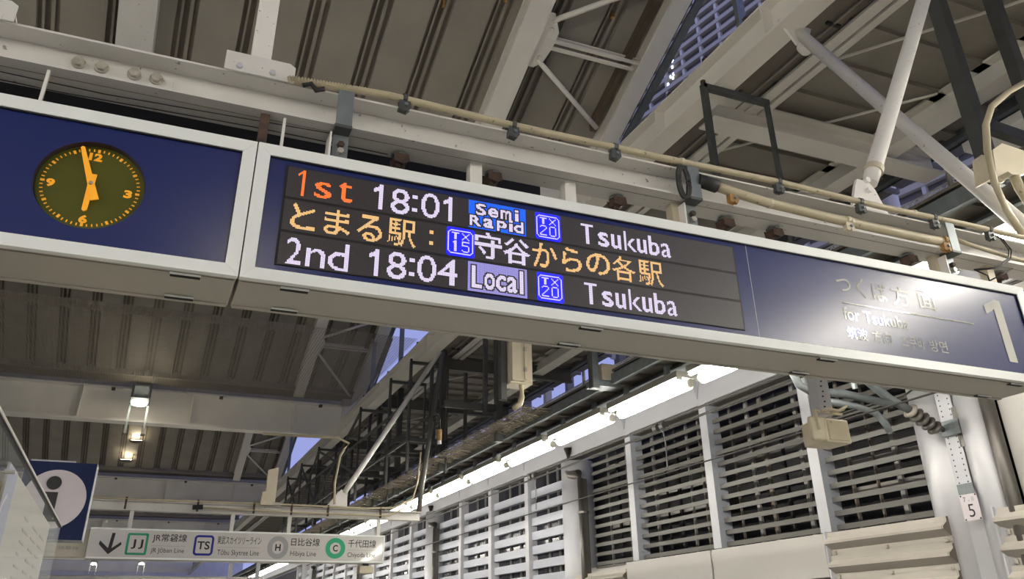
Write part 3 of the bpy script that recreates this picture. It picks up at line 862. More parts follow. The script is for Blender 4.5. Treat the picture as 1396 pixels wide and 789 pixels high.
for u, lab in ((-.73, 'thin rod beside the clock sign, leftmost'), (.235, 'brown flat bar at the joint of the two signs'), (.33, 'thin white rod just right of the sign joint')):
    p = thing('hanger_rod', lab, 'rod', (u, 3.40, 3.75), 'thin hanger rods above the clock sign')
    MB().box(u - (.022 if 'brown' in lab else .007), u + (.022 if 'brown' in lab else .007), 3.38, 3.40, 3.74, 4.0).build('rod', 'rust' if 'brown' in lab else 'white_paint', p)
for u, lab in ((.96, 'right of the first strap'), (1.50, 'above the service boxes'), (2.30, 'above the first destination'), (3.08, 'left of the light edge of the display'), (3.46, 'over the right part of the display'), (4.62, 'close to the glowing lamp'), (5.50, 'above the platform number')):
    p = thing('rusty_clip', 'rusty clip bolted under the sign beam ' + lab, 'clip', (u, 3.5, 3.98), 'rusty clips under the sign beam')
    MB().disc((u, 3.50, 3.985), .045, 'z', .012, 10).build('washer', 'galvanised', p)
    MB().prism([(-.035, 0), (.035, 0), (.04, -.035), (.015, -.05), (-.03, -.04)], lambda x, y, w: (u + x, w, 3.975 + y), 3.46, 3.54).build('clip_body', 'rust', p, bevel=.006)
    MB().disc((u - .005, 3.5, 3.925), .015, 'z', .03, 6).build('bolt', 'rust', p)
# dark steel rails behind the gap between beam and signs
for k, (v, z) in enumerate(((3.62, 3.86), (3.66, 3.93))):
    p = thing('cable_rail', ['short dark rail above the clock sign, lower of two', 'long dark rail in the gap above both signs, upper of two'][k], 'rail', (1, v, z), 'dark rails above the signs')
    MB().box(-3, 1.35 if k == 0 else 2.6, v, v + .03, z, z + .012).build('rail', 'galvanised', p)
ct = thing('gap_shade', 'shade painted as a black trough running behind the near sign beam', 'block', (-.5, 3.75, 3.9))
MB().box(-3.2, 1.9, 3.70, 3.95, 3.77, 4.12).build('block', 'black', ct)  # black box put in for the dark shade in the gap
# thin cables on the underside and at the right end
cb = thing('thin_cable', 'thin dark cable sagging along the beam underside above the clock', 'cable', (-.3, 3.4, 3.99))
MB().tube([(-1.6, 3.42, 3.99), (-.9, 3.45, 3.985), (-.5, 3.47, 3.99), (.0, 3.44, 3.985), (.6, 3.42, 3.99)], .0028, 5).build('cable', 'wire', cb)
MB().tube([(-1.6, 3.50, 3.99), (-.7, 3.52, 3.985), (.2, 3.50, 3.99), (.9, 3.51, 3.99)], .0028, 5).build('cable', 'wire', cb)
lp = thing('cable_loop', 'thin dark cable looping round the right end of the sign beam', 'cable', (5.3, 3.33, 4.0))
for d in (0, .025):
    MB().tube([(5.30 + d, 3.34, 4.21), (5.36 + d, 3.32, 4.17), (5.40 + d, 3.31, 4.08), (5.36 + d, 3.31, 4.0), (5.22 + d, 3.34, 3.92), (5.08 + d, 3.38, 3.90)], .0055, 6).build('cable', 'wire', lp, smooth=True)
MB().tube([(5.08, 3.38, 3.90), (5.17, 3.36, 3.86), (5.21, 3.38, 3.78)], .006, 6).build('cable', 'wire', lp, smooth=True)
MB().tube([(5.20, 3.38, 3.83), (5.36, 3.35, 3.91), (5.44, 3.35, 3.95)], .006, 6).build('cable', 'wire', lp, smooth=True)

# ================================================================ the clock sign
VF = 3.30


def sign_body(t, u0, u1, z0, z1, v1, fl, fr, ft, fb, vc=.006):
    """casing and mitred frame bars"""
    MB().box(u0 + .004, u1 - .004, VF + vc, v1, z0 + .004, z1 - .004).build('casing', 'casing', t, bevel=.006)
    MB().box(u0 + .01, u1 - .01, VF + .03, VF + .033, z0 + .0, z0 + .004).build('casing_seam', 'deck_strip', t)
    MB().box(u0 + .01, u1 - .01, v1 - .03, v1 - .0, z0 - .002, z0 + .004).build('rear_lip', 'casing', t)
    a = VF - .022

    def fr_(poly, name='frame'):
        q = MB(); n = 4
        outer, inner = poly[:2], poly[2:]
        # front face slightly chamfered towards the opening
        pts = [(p[0], a if i < 2 else a + .006, p[1]) for i, p in enumerate(poly)] + [(p[0], VF + .012, p[1]) for p in poly]
        q.add(pts, [(0, 1, 2, 3), (7, 6, 5, 4), (0, 4, 5, 1), (1, 5, 6, 2), (2, 6, 7, 3), (3, 7, 4, 0)])
        q.build(name, 'frame_aluminium', t, bevel=.0015)
    i0, i1, j0, j1 = u0 + fl, u1 - fr, z0 + fb, z1 - ft
    fr_([(u0, z1), (u1, z1), (i1, j1), (i0, j1)]); fr_([(u1, z0), (u0, z0), (i0, j0), (i1, j0)])
    fr_([(u0, z0), (u0, z1), (i0, j1), (i0, j0)]); fr_([(u1, z1), (u1, z0), (i1, j0), (i1, j1)])
    # dark gasket
    for bx in ((i0, i1, j1 - .006, j1), (i0, i1, j0, j0 + .003), (i0, i0 + .003, j0, j1), (i1 - .004, i1, j0, j1)):
        MB().box(bx[0], bx[1], VF - .010, VF - .002, bx[2], bx[3]).build('gasket', 'black', t)


def vents(t, us):
    for u, v in us:
        q = MB()
        for k in range(3): q.box(u - .062, u + .062, v - .014 + k * .011, v - .009 + k * .011, 3.038, 3.046)
        o = q.build('vent', 'print_black', t)
        MB().box(u - .064, u + .064, v - .022, v - .018, 3.037, 3.046).build('vent_lip', 'frame_aluminium', o)


cs = thing('clock_sign', 'navy illuminated-style sign box with a round olive clock, left of the train display', 'sign', (-.7, 3.3, 3.4))
sign_body(cs, -1.85, .2115, 3.046, 3.76, 3.66, .06, .06, .06, .06, .055)
for bx in ((-1.846, .2075, 3.05, 3.10), (-1.846, .2075, 3.705, 3.756)): MB().box(bx[0], bx[1], VF + .010, VF + .056, bx[2], bx[3]).build('casing_edge', 'casing', cs)
vents(cs, ((0, 3.345), (-.01, 3.61), (-1.5, 3.345), (-1.5, 3.61)))
# face with a round opening
CU, CZ, CR_ = -.440, 3.396, .216
n = 72
face = MB()
ring = [(CU + CR_ * math.cos(2 * PI * k / n), CZ + CR_ * math.sin(2 * PI * k / n)) for k in range(n)]
u0, u1, z0, z1 = -1.795, .156, 3.10, 3.705


def edge_pt(a):
    c, s = math.cos(a), math.sin(a)
    ts = []
    if c > 1e-9: ts.append((u1 - CU) / c)
    if c < -1e-9: ts.append((u0 - CU) / c)
    if s > 1e-9: ts.append((z1 - CZ) / s)
    if s < -1e-9: ts.append((z0 - CZ) / s)
    t = min(ts); return (CU + t * c, CZ + t * s)


angs = sorted([2 * PI * k / n for k in range(n)] + [math.atan2(z - CZ, u - CU) % (2 * PI) for u in (u0, u1) for z in (z0, z1)])
pin = [(CU + CR_ * math.cos(a), VF, CZ + CR_ * math.sin(a)) for a in angs]; pout = [(edge_pt(a)[0], VF, edge_pt(a)[1]) for a in angs]
N = len(angs)
face.add(pin + pout, [(i, (i + 1) % N, N + (i + 1) % N, N + i) for i in range(N)])
face.build('face_panel', 'navy', cs)
MB().box(-1.795, .156, VF + .045, VF + .05, 3.10, 3.705).build('backing', 'clock_rim', cs)
clk = MB()
clk.add([(p[0], VF, p[2]) for p in pin] + [(p[0], VF + .045, p[2]) for p in pin], [(i, N + i, N + (i + 1) % N, (i + 1) % N) for i in range(N)])
clk = clk.build('clock', 'clock_rim', cs)
VD = VF + .038
MB().disc((CU, VD + .003, CZ + .008), .213, 'v', .005, 72).build('clock_dial', 'clock_olive', clk)
DC = (-.441, 3.402)
tk = MB()
for k in range(60):
    a = 2 * PI * k / 60
    hw, l0 = (.0055, .178) if k % 5 == 0 else (.0026, .182)
    d = (math.sin(a), math.cos(a)); s = (math.cos(a), -math.sin(a))
    tk.add([(DC[0] + r * d[0] + w * s[0], VD - .001, DC[1] + r * d[1] + w * s[1]) for r, w in ((l0, -hw), (.195, -hw), (.195, hw), (l0, hw))], [(0, 1, 2, 3)])
tk.build('minute_marks', 'clock_orange_glow', clk)
for tx, a, b, c, d in (('12', -.476, -.422, 3.536, 3.576), ('3', -.308, -.275, 3.376, 3.416), ('6', -.457, -.424, 3.222, 3.262), ('9', -.612, -.579, 3.374, 3.414)):
    lettering(tx, a, b, c, d, VD - .0015, 'clock_orange_glow', clk, off=.05, name='numeral')


def hand(angle, l0, l1, w0, w1, v, name):
    a = math.radians(angle); d = (math.sin(a), math.cos(a)); s = (math.cos(a), -math.sin(a))
    q = MB(); pts = [(-l0, -w0), (l1, -w1), (l1 + w1 * .7, 0), (l1, w1), (-l0, w0)]
    q.prism(pts, lambda x, y, w: (DC[0] + x * d[0] + y * s[0], v + w, DC[1] + .008 + x * d[1] + y * s[1]), -.003, .003)
    q.build(name, 'clock_orange_glow', clk)


hand(181, .052, .128, .014, .0105, VD - .012, 'hour_hand')
hand(-20.5, .082, .186, .0165, .0085, VD - .020, 'minute_hand')
MB().disc((DC[0], VD - .028, DC[1] + .008), .008, 'v', .01, 16).build('centre_pin', 'bolt', clk)
for tx, a, b in (('', 0, 0),): pass

# ================================================================ the train sign
ts = thing('train_sign', 'long navy sign box with the lit departure display and direction panel', 'sign', (2.8, 3.3, 3.4))
sign_body(ts, .2175, 5.367, 3.046, 3.762, 3.66, .06, .068, .058, .06)
vents(ts, ((.466, 3.345), (.466, 3.61), (1.98, 3.345), (1.99, 3.605), (3.535, 3.345), (3.57, 3.61), (5.1, 3.345), (5.15, 3.62)))
MB().box(.2715, 3.028, VF, VF + .004, 3.10, 3.71).build('display_panel', 'navy', ts)
MB().box(3.032, 5.305, VF, VF + .004, 3.10, 3.71).build('direction_panel', 'navy', ts)
MB().box(3.028, 3.032, VF - .001, VF + .004, 3.10, 3.71).build('panel_joint', 'mullion_grey', ts)
P = 0.0067948718
LU, LZ = .370, 3.665
led_screen_mat(P * K)
o = MB().box(LU - .012, 2.934, VF - .005, VF + .001, LZ - 77.6 * P, LZ + .004).build('display_mask', 'black', ts)
ROW = (0.4, 26.7, 53.0)
rows = []
for r in ROW:
    rows.append(MB().box(LU, LU + 376 * P, VF - .007, VF - .004, LZ - (r + 24.0) * P, LZ - r * P + .002).build('display_row', 'led_screen', ts))
    rows[-1].name = 'display_row'
COL = {'O': 'led_orange', 'Y': 'led_amber', 'W': 'led_white', 'B': 'led_blue', 'C': 'led_cyan', 'L': 'led_lilac'}

# glyphs of the departure display, sampled onto the diode grid
def glyph(body, w, h, off=0.0, th=.45, ss=6):
    v, f = text_tris(body, off)
    v = np.array(v); mn, mx = v.min(0), v.max(0); v = (v - mn) / (mx - mn) * [w * ss, h * ss]
    im = np.zeros((h * ss, w * ss), bool)
    for poly in f:
        for k in range(1, len(poly) - 1):
            p0, p1, p2 = v[poly[0]], v[poly[k]], v[poly[k + 1]]
            x0, x1 = int(max(0, min(p0[0], p1[0], p2[0]) - 1)), int(min(w * ss, max(p0[0], p1[0], p2[0]) + 2))
            y0, y1 = int(max(0, min(p0[1], p1[1], p2[1]) - 1)), int(min(h * ss, max(p0[1], p1[1], p2[1]) + 2))
            X, Y = np.meshgrid(np.arange(x0, x1) + .5, np.arange(y0, y1) + .5)
            e = lambda p, q: (q[0] - p[0]) * (Y - p[1]) - (q[1] - p[1]) * (X - p[0])
            A, B, D = e(p0, p1), e(p1, p2), e(p2, p0)
            im[y0:y1, x0:x1] |= ((A >= 0) & (B >= 0) & (D >= 0)) | ((A <= 0) & (B <= 0) & (D <= 0))
    return (im.reshape(h, ss, w, ss).mean((1, 3)) > th)[::-1]


items=[] # name,color,row,c0,r0,[hex],w
def add(name, col, row, c0, r0, g):
    items.append((name, col, row, c0, r0, g))
def hand(s):return np.array([[c=='#' for c in l] for l in s.strip().split('\n')])
def comp(parts,W=None,H=24):
    W=W or 377;g=np.zeros((H,W),bool)
    for c,r,b in parts:g[r:r+b.shape[0],c:c+b.shape[1]]|=b
    return g
def crop(g):
    ys=np.where(g.any(1))[0];xs=np.where(g.any(0))[0]
    return xs[0],ys[0],g[ys[0]:ys[-1]+1,xs[0]:xs[-1]+1]
def put(name,col,row,parts):
    g=comp(parts);x,y,b=crop(g);add(name,col,row,int(x),int(y),b);return g
one=hand('\n'.join(['...##','..###','.####','##.##','#..##']+['...##']*16))
put('lettering','O',0,[(7,1,one),(19,8,glyph('s',12,13,0,.42)),(35,4,glyph('t',11,17,0,.42))])
ONE=hand('\n'.join(['....###','....###','...####','.######','#######','####.##'.replace('.','#'),'##..###']+['....###']*14))
def eight():return glyph('8',14,21,-.0,.45)
def nil():return glyph('0',14,21,0,.45)
D2=hand('####\n####\n####')
put('lettering','W',0,[(61,1,ONE),(74,2,eight()),(90,5,D2),(90,16,D2),(97,1,nil()),(114,1,ONE)])
def led_word(chs):
    return [(c,r,glyph(ch,w,h,off,.45)) for ch,c,r,w,h,off in chs]
tsu=lambda:[(c,r,glyph(ch,w,h,off,.45)) for ch,c,r,w,h,off in (('T',229,3,11,18,0),('s',244,8,10,13,.01),('u',256,8,9,13,.01),('k',268,3,11,18,0),('u',280,8,9,13,.01),('b',291,3,10,18,.01),('a',303,8,9,13,.0))]
put('lettering','W',0,tsu())
semi=led_word([('S',140,2,8,10,.02),('e',150,4,8,8,.02),('m',160,4,9,8,.02),('i',172,2,3,10,.02),('R',135,13,9,9,.02),('a',146,14,8,8,.02),('p',157,14,8,9,.02),('i',167,12,3,10,.02),('d',171,12,8,10,.02)])
def ledbox(name,row,parts,bg):
    g=comp(parts);dil=g.copy()
    for dx in(-1,0,1):
        for dy in(-1,0,1):dil|=np.roll(np.roll(g,dx,1),dy,0)
    b=np.zeros((24,377),bool);b[:,134:181]=1;b&=~dil
    x,y,bb=crop(b);add(name,bg,row,int(x),int(y),bb);x,y,bb=crop(g);add('lettering','W',row,int(x),int(y),bb)
ledbox('service_box',0,semi,'C')
T5=hand('######\n######\n..##..\n..##..\n..##..\n..##..\n..##..'.replace('######\n######','######',1)) 
X5=hand('#....#\n.#..#.\n..##..\n..##..\n.#..#.\n#....#')
n2=hand('.####.\n#....#\n.....#\n....#.\n...#..\n..#...\n.#....\n#.....\n######'.replace('.####.','.####.'))
n0=hand('.####.\n#....#\n#....#\n#....#\n#....#\n#....#\n#....#\n#....#\n.####.')
n1=hand('..##..\n.###..\n..##..\n..##..\n..##..\n..##..\n..##..\n..##..\n..##..')
n5=hand('######\n#.....\n#.....\n#####.\n.....#\n.....#\n.....#\n#....#\n.####.')
T5=hand('######\n..##..\n..##..\n..##..\n..##..\n..##..')
def stno(row,c,a,b):
    g=np.zeros((24,377),bool)
    g[2,c+3:c+19]=g[21,c+3:c+19]=1;g[4:20,c+1]=g[4:20,c+20]=1;g[3,c+2]=g[3,c+19]=g[20,c+2]=g[20,c+19]=1
    g|=comp([(c+4,4,T5),(c+12,4,X5),(c+4,11,a),(c+12,11,b)])
    bg=np.zeros((24,377),bool);bg[0:24,c:c+22]=1;bg[0,c]=bg[0,c+21]=bg[23,c]=bg[23,c+21]=0
    bg&=~g
    x,y,bb=crop(bg);add('station_number_box','B',row,int(x),int(y),bb);x,y,bb=crop(g);add('lettering','W',row,int(x),int(y),bb)
stno(0,189,n2,n0)
kj=lambda ch,c0,c1,r0,r1,off=0.0:(c0,r0,glyph(ch,c1-c0,r1-r0,off,.42))
put('lettering','Y',1,[kj('と',5,22,2,22,.008),kj('ま',28,46,2,22,.008),kj('る',51,69,2,23,.008),kj('駅',73,94,1,23),(104,6,hand('###\n###\n###')),(104,15,hand('###\n###\n###'))])
stno(1,117,n1,n5)
put('lettering','W',1,[kj('守',139,161,0,22,.012),kj('谷',162,184,1,23,.012)])
put('lettering','Y',1,[kj('か',186,207,1,22,.008),kj('ら',211,228,1,22,.008),kj('の',232,253,2,21,.008),kj('各',255,276,1,23),kj('駅',279,302,1,23)])
put('lettering','W',2,[kj('2',5,15,3,23),kj('n',18,31,9,23),(33,2,glyph('d',14,21,0,.45))])
ONE2=ONE
put('lettering','W',2,[(61,2,ONE),(74,2,eight()),(90,5,D2),(90,16,D2),(96,1,nil()),(111,1,glyph('4',15,21,0,.45))])
local=led_word([('L',137,3,8,18,.02),('o',147,8,8,13,.02),('c',156,8,8,13,.02),('a',165,8,8,13,.015),('l',175,2,3,19,0)])
ledbox('service_box',2,local,'L')
stno(2,189,n2,n0)
put('lettering','W',2,tsu())

for nme, col, row, c0, r0, gg in items:
    q = MB(); g = .43 if col not in 'BC' else .47
    for j, i in np.argwhere(gg):
        x = LU + (c0 + i + .5) * P; z = LZ - (ROW[row] + r0 + j + .5) * P
        q.add([(x - g * P, VF - .0085, z - g * P), (x + g * P, VF - .0085, z - g * P), (x + g * P, VF - .0085, z + g * P), (x - g * P, VF - .0085, z + g * P)], [(0, 1, 2, 3)])
    stuff(q.build(nme, COL[col], rows[row]))
VL = VF - .0025
for tx, a, b, c, d in (('つ', 3.682, 3.795, 3.500, 3.588), ('く', 3.84, 3.91, 3.475, 3.612), ('ば', 3.965, 4.085, 3.472, 3.602), ('方', 4.125, 4.275, 3.465, 3.605), ('面', 4.345, 4.500, 3.468, 3.612)):
    lettering(tx, a, b, c, d, VL, 'letter_white', ts, off=.008)
MB().box(3.70, 4.803, VL - .001, VL + .001, 3.4165, 3.4235).build('rule_line', 'letter_white', ts)
lettering('for', 3.69, 3.815, 3.308, 3.392, VL, 'letter_white', ts, off=.006)
lettering('Tsukuba', 3.848, 4.205, 3.303, 3.385, VL, 'letter_white', ts, off=.006)
lettering('筑波', 3.69, 3.848, 3.183, 3.262, VL, 'letter_white', ts, off=.004)
lettering('方向', 3.886, 4.037, 3.183, 3.260, VL, 'letter_white', ts, off=.004)
lettering('츠쿠바', 4.115, 4.308, 3.178, 3.260, VL, 'letter_white', ts, off=.004)
lettering('방면', 4.350, 4.500, 3.178, 3.258, VL, 'letter_white', ts, off=.004)
q = MB(); q.prism([(4.945, 3.578), (5.062, 3.632), (5.112, 3.628), (5.118, 3.182), (5.042, 3.184), (5.035, 3.558), (4.952, 3.512)], lambda x, y, w: (x, VL + w, y), -.001, .001)
q.build('platform_number', 'letter_white', ts)

# speaker hanging behind the train sign
sk = thing('platform_speaker', 'cream box speaker hanging below the right part of the train sign', 'speaker', (4.0, 3.95, 2.8))
MB().box(3.955, 4.055, 3.86, 3.94, 2.88, 4.0).build('drop_post', 'wall_white', sk, bevel=.004)
for k in range(7): MB().disc((3.985 + .008 * (k % 2), 3.855, 2.93 + .035 * k), .005, 'v', .008, 6).build('rivet', 'print_black', sk)
MB().box(3.855, 3.965, 3.86, 3.90, 2.705, 2.86).build('side_shell', 'box_cream', sk, bevel=.012)
MB().box(3.955, 4.165, 3.86, 4.06, 2.695, 2.855).build('speaker_box', 'box_cream', sk, bevel=.012)
MB().box(3.98, 4.15, 3.853, 3.86, 2.71, 2.84).build('front_grille', 'conduit', sk, bevel=.004)
MB().bar((3.885, 3.85, 2.90), (3.905, 3.85, 2.77), .022, .01).build('yoke', 'box_cream', sk)
MB().bar((3.88, 3.85, 2.895), (4.11, 3.85, 2.885), .02, .01).build('yoke', 'box_cream', sk)
MB().tube([(3.92, 3.83, 2.885), (3.99, 3.82, 2.905), (4.06, 3.82, 2.90), (4.13, 3.82, 2.935), (4.10, 3.82, 2.91), (4.0, 3.83, 2.885)], .009, 8).build('cable_bundle', 'conduit', sk, smooth=True)

# ================================================================ lights
DK = S(1.25)
MB.default = DK


def light(v, label, group, u=6.1):
    t = thing('ceiling_light', label, 'light', (u, v, 4.6), group)
    L = .86
    MB().box(u - .12, u + .16, v - L, v + L, 4.575, 4.66).build('housing', 'tube_cap', t, bevel=.006)
    MB().tube([(u + .09, v - L + .05, 4.51), (u + .09, v + L - .05, 4.51)], .072, 12).build('tube', 'tube_glow', t, smooth=True)
    MB().tube([(u - .075, v - L + .03, 4.55), (u - .075, v + L - .03, 4.55)], .024, 10).build('tube', 'tube_glow', t, smooth=True)
    for s in (-1, 1):
        MB().tube([(u + .09, v + s * (L - .04), 4.51), (u + .09, v + s * (L + .0), 4.51)], .06, 12).build('lamp_holder', 'tube_cap', t)
        MB().box(u - .11, u - .04, v + s * (L - .015) - .015, v + s * (L - .015) + .015, 4.54, 4.60).build('lamp_holder', 'tube_cap', t)
    for s in (-.5, .5): MB().box(u - .03, u + .03, v + s - .03, v + s + .03, 4.66, 4.83).build('stem', 'galvanised', t)
    return t


L0 = light(8.92, 'lit tube light touching the bottom edge of the train sign', 'tube lights in the long row')
ORD = ['second', 'third', 'fourth', 'fifth', 'sixth', 'seventh', 'eighth']
for k in range(-12, 38):
    if k == 0: continue
    if k < -3: lb = 'lit tube light of the row overhead, nearer than the sign'
    elif k == -3: lb = 'lit tube light glimpsed above the sign beam at the right edge'
    elif k == -2: lb = 'lit tube light glimpsed in the gap above the right end of the sign'
    elif k == -1: lb = 'lit tube light mostly hidden behind the lower edge of the sign'
    elif k <= 7: lb = ORD[k - 1] + ' lit tube light counting down from the train sign'
    else: lb = 'small far lit tube light at the lower end of the row'
    o = dup(L0, (-.0, 1.91 * 1.25 * k, 0), lb)
# unseen row added over the opposite platform edge for front light
for k in range(13):
    o = dup(L0, (-14.6, -34.5 + 2.4 * k, 0), 'added unseen tube light over the opposite platform edge', 'added tube lights over the opposite edge')

# duct above the lamps with ribbed soffit and the grey rail
du = thing('edge_duct', 'long dark ribbed duct carrying the row of tube lights', 'duct', (6.1, 12, 4.9))
MB().box(5.78, 5.86, -25, 80, 4.80, 4.95).build('edge_channel', 'galvanised', du)
MB().box(5.86, 5.88, -25, 80, 4.84, 4.95).build('channel_groove', 'deck_dark', du)
MB().box(6.25, 6.80, -25, 80, 4.83, 4.86).build('grey_rail', 'galvanised', du)
for k in range(120):
    v = -6 + .47 * k
    MB().box(5.88, 6.30, v + .03, v + .47, 4.925, 4.95).build('soffit_panel', 'deck', du)
    MB().box(5.88, 6.30, v, v + .03, 4.885, 4.95).build('soffit_rib', 'deck_dark', du)
MB().box(5.80, 6.60, -25, 80, 4.99, 5.02).build('duct_top', 'deck_dark', du)
# bunched bird net along the duct, beyond the near posts
ng = MB()
for k in range(700):
    v = 11.2 + k * .035
    a = random.uniform(-.10, .10)
    ng.bar((5.35 + a * .3, v, 4.95 + random.uniform(-.04, .02)), (5.78, v + random.uniform(-.2, .2), 4.86 + random.uniform(-.02, .06)), .012, .012)
for j in range(16):
    u = 5.35 + j * .028; z = 4.94 - j * .004
    ng.tube([(u + random.uniform(-.02, .02), 11.2 + k * 2.0, z + random.uniform(-.025, .025)) for k in range(13)], .008, 4)
stuff(tag(ng.build('bunched_net', 'netting'), 'bunched brown bird netting along the ribbed duct', 'net'))

MB.default = None
# floodlights on the deep girders
def flood(u, v, z, label, k=1.0, m='lamp_glow'):
    F = lambda p: (u + (p[0] - u) * k, v + (p[1] - v) * k, z + (p[2] - z) * k)
    t = thing('floodlight', label, 'light', (u, v, z), 'floodlights clamped to the deep girders')
    for s in (-.26, .26):
        MB(F).box(u + s - .03, u + s + .03, v - .1, v - .04, z - 1.02, z + 1.02).build('bracket_post', 'galvanised', t)
        MB(F).disc((u + s, v - .07, z - 1.0), .07, 'z', .05, 10).build('post_foot', 'dark_steel', t)
    MB(F).box(u - .22, u + .22, v - .30, v - .08, z + .12, z + .55).build('gear_box', 'galvanised', t, bevel=.02)
    MB(F).box(u - .28, u + .28, v - .45, v - .1, z - .06, z + .12).build('lamp_head', 'galvanised', t, bevel=.02)
    MB(F).disc((u, v - .47, z - .10), .21, 'z', .07, 20).build('lamp_lens', m, t)
    return t


flood(-.24 * RS, 9.62 * RS, 1.6 + 2.62 * RS * .94, 'bright floodlight clamped to the first deep girder', 1.0, 'downlight_glow')
for lab_, (uu, vv, zz_) in (('nearer', (-.31, 15.10, 4.80)), ('farther', (-.43, 15.60, 4.545))):
    ul = thing('uplight', 'small uplight washing the sloping roof beyond the first deep girder, %s one' % lab_, 'light', R((uu, vv, zz_)), 'uplights under the far roof')
    MB(R).prism([(-.12, 0), (.12, 0), (.08, -.03), (-.03, -.055), (-.10, -.03)], lambda x, y, w: (uu + x, vv + w, zz_ + y), -.05, .05).build('dish', 'deck_dark', ul)
    MB(R).box(uu - .085, uu + .085, vv - .03, vv + .03, zz_ + .002, zz_ + .008).build('lamp_lens', 'uplight_glow', ul)
    for s_ in (-.1, .1): MB(R).box(uu + s_ - .006, uu + s_ + .006, vv - .01, vv + .01, zz_, zz_ + .14).build('stem', 'deck_dark', ul)
flood(-.24 * RS, -2.92 * RS, 1.6 + 2.62 * RS * .94, 'floodlight on the girder over the viewer')
flood(-.24 * RS, -9.2 * RS, 1.6 + 2.62 * RS * .94, 'floodlight on the girder far behind the viewer')
lw = 42.0
for a, b in ((126.7, 0), (192.6, 1)): pass
flood(-1.68, 42.4, 4.75, 'small distant downlight under the transfer sign, left one', .5, 'downlight_glow'); flood(.35, 42.0, 4.75, 'small distant downlight under the transfer sign, right one', .5, 'downlight_glow')

# ================================================================ dark hanger frames along the long beam
FK = S(2.223)


def hframe(v, k, label):
    t = thing('angle_frame', label, 'frame', FK((2.88, v, 4.1)), 'dark steel frames hung beside the long beam')
    zb = 3.60 if k == 0 else 3.28
    MB(FK).box(2.64, 2.67, v - .02, v + .02, zb, 4.6).build('post', 'dark_steel', t, bevel=.006)
    MB(FK).box(3.105, 3.125, v - .015, v + .015, zb, 4.6).build('post', 'dark_steel', t, bevel=.006)
    MB(FK).box(2.64, 3.125, v - .02, v + .02, 4.565, 4.6).build('top_bar', 'dark_steel', t, bevel=.006)
    if k: MB(FK).box(2.635, 3.125, v - .03, v + .03, 3.62, 3.66).build('bottom_bar', 'dark_steel', t)
    for s in (2.655, 2.93): MB(FK).disc((s, v, 4.612), .016, 'z', .03, 6).build('bolt', 'rust', t)
    return t


FR = (3.03, 8.63, 9.47, 10.98, 13.82, 15.36, 16.85)
for k, v in enumerate(FR):
    hframe(v, k, ['dark angle frame in front of the long cream beam, nearest', 'dark hanger frame nearest behind the train sign', 'second dark hanger frame behind the train sign', 'third dark hanger frame, left of the white tube',
                  'dark hanger frame near the antenna plates', 'dark hanger frame among the cross braces', 'farthest dark hanger frame'][k])
cw = thing('walkway_rails', 'dark steel rails and cross braces linking the far hanger frames', 'rail', FK((2.88, 12, 3.8)))
for z in (3.64, 4.1):
    for u in (2.655, 3.11): MB(FK).box(u - .012, u + .012, 8.6, 17, z - .015, z + .015).build('rail', 'dark_steel', cw)
for a, b in zip(FR[3:-1], FR[4:]):
    MB(FK).bar((2.655, a, 4.55), (2.655, b, 3.65), .03).build('cross_brace', 'dark_steel', cw); MB(FK).bar((2.655, a, 3.65), (2.655, b, 4.55), .03).build('cross_brace', 'dark_steel', cw)
for k in range(7):
    v = 9.2 + k * 1.2
    MB(FK).box(3.55, 3.585, v - .02, v + .02, 3.7, 4.95).build('intermediate_post', 'dark_steel', cw)

# thick dark posts carrying the duct
MB.default = DK
PV = (3.40, 9.30, 12.87, 15.87, 19.1, 21.0, 25, 29)
for k, v in enumerate(PV):
    t = thing('duct_hanger', ['thick dark post at the top right holding the edge duct', 'grey post beside the small cream junction box', 'dark post behind the tall cream junction box', 'dark double post above the row of lights', 'dark post left of the netted tube',
                              'dark post right of the white slanting tube', 'distant dark post over the duct', 'most distant dark post over the duct'][k], 'post', (5.65, v, 4.7), 'dark posts holding the edge duct')
    if k == 1:
        MB().box(5.48, 5.585, v - .03, v + .05, 4.72, 7.7).build('post', 'galvanised', t, bevel=.006)
        MB().box(5.465, 5.48, v - .04, v + .06, 4.72, 7.7).build('post_flange', 'dark_steel', t)
        continue
    MB().box(5.58, 5.70, v - .04, v + .04, 4.72, 7.7).build('post', 'dark_steel' if k != 1 else 'galvanised', t, bevel=.008)
    MB().box(5.565, 5.58, v - .055, v + .055, 4.72, 7.7).build('post_flange', 'dark_steel' if k != 1 else 'galvanised', t)
    if k > 1: MB().box(5.30, 5.37, v - .12, v - .05, 5.2, 7.7).build('second_post', 'dark_steel', t)
    if k in (2, 3, 4, 5): MB().box(4.6, 5.6, v - .04, v + .04, 5.28, 5.40).build('cross_arm', 'dark_steel', t)
p2 = thing('duct_hanger', 'thinner dark post at the extreme top right corner', 'post', (6.7, 3.56, 6), 'dark posts holding the edge duct')
MB().box(6.62, 6.74, 3.5, 3.6, 4.99, 7.7).build('post', 'dark_steel', p2)
MB().bar((5.86, 3.56, 5.50), (7.2, 3.56, 5.42), .07, .12).build('cross_arm', 'dark_steel', p2)

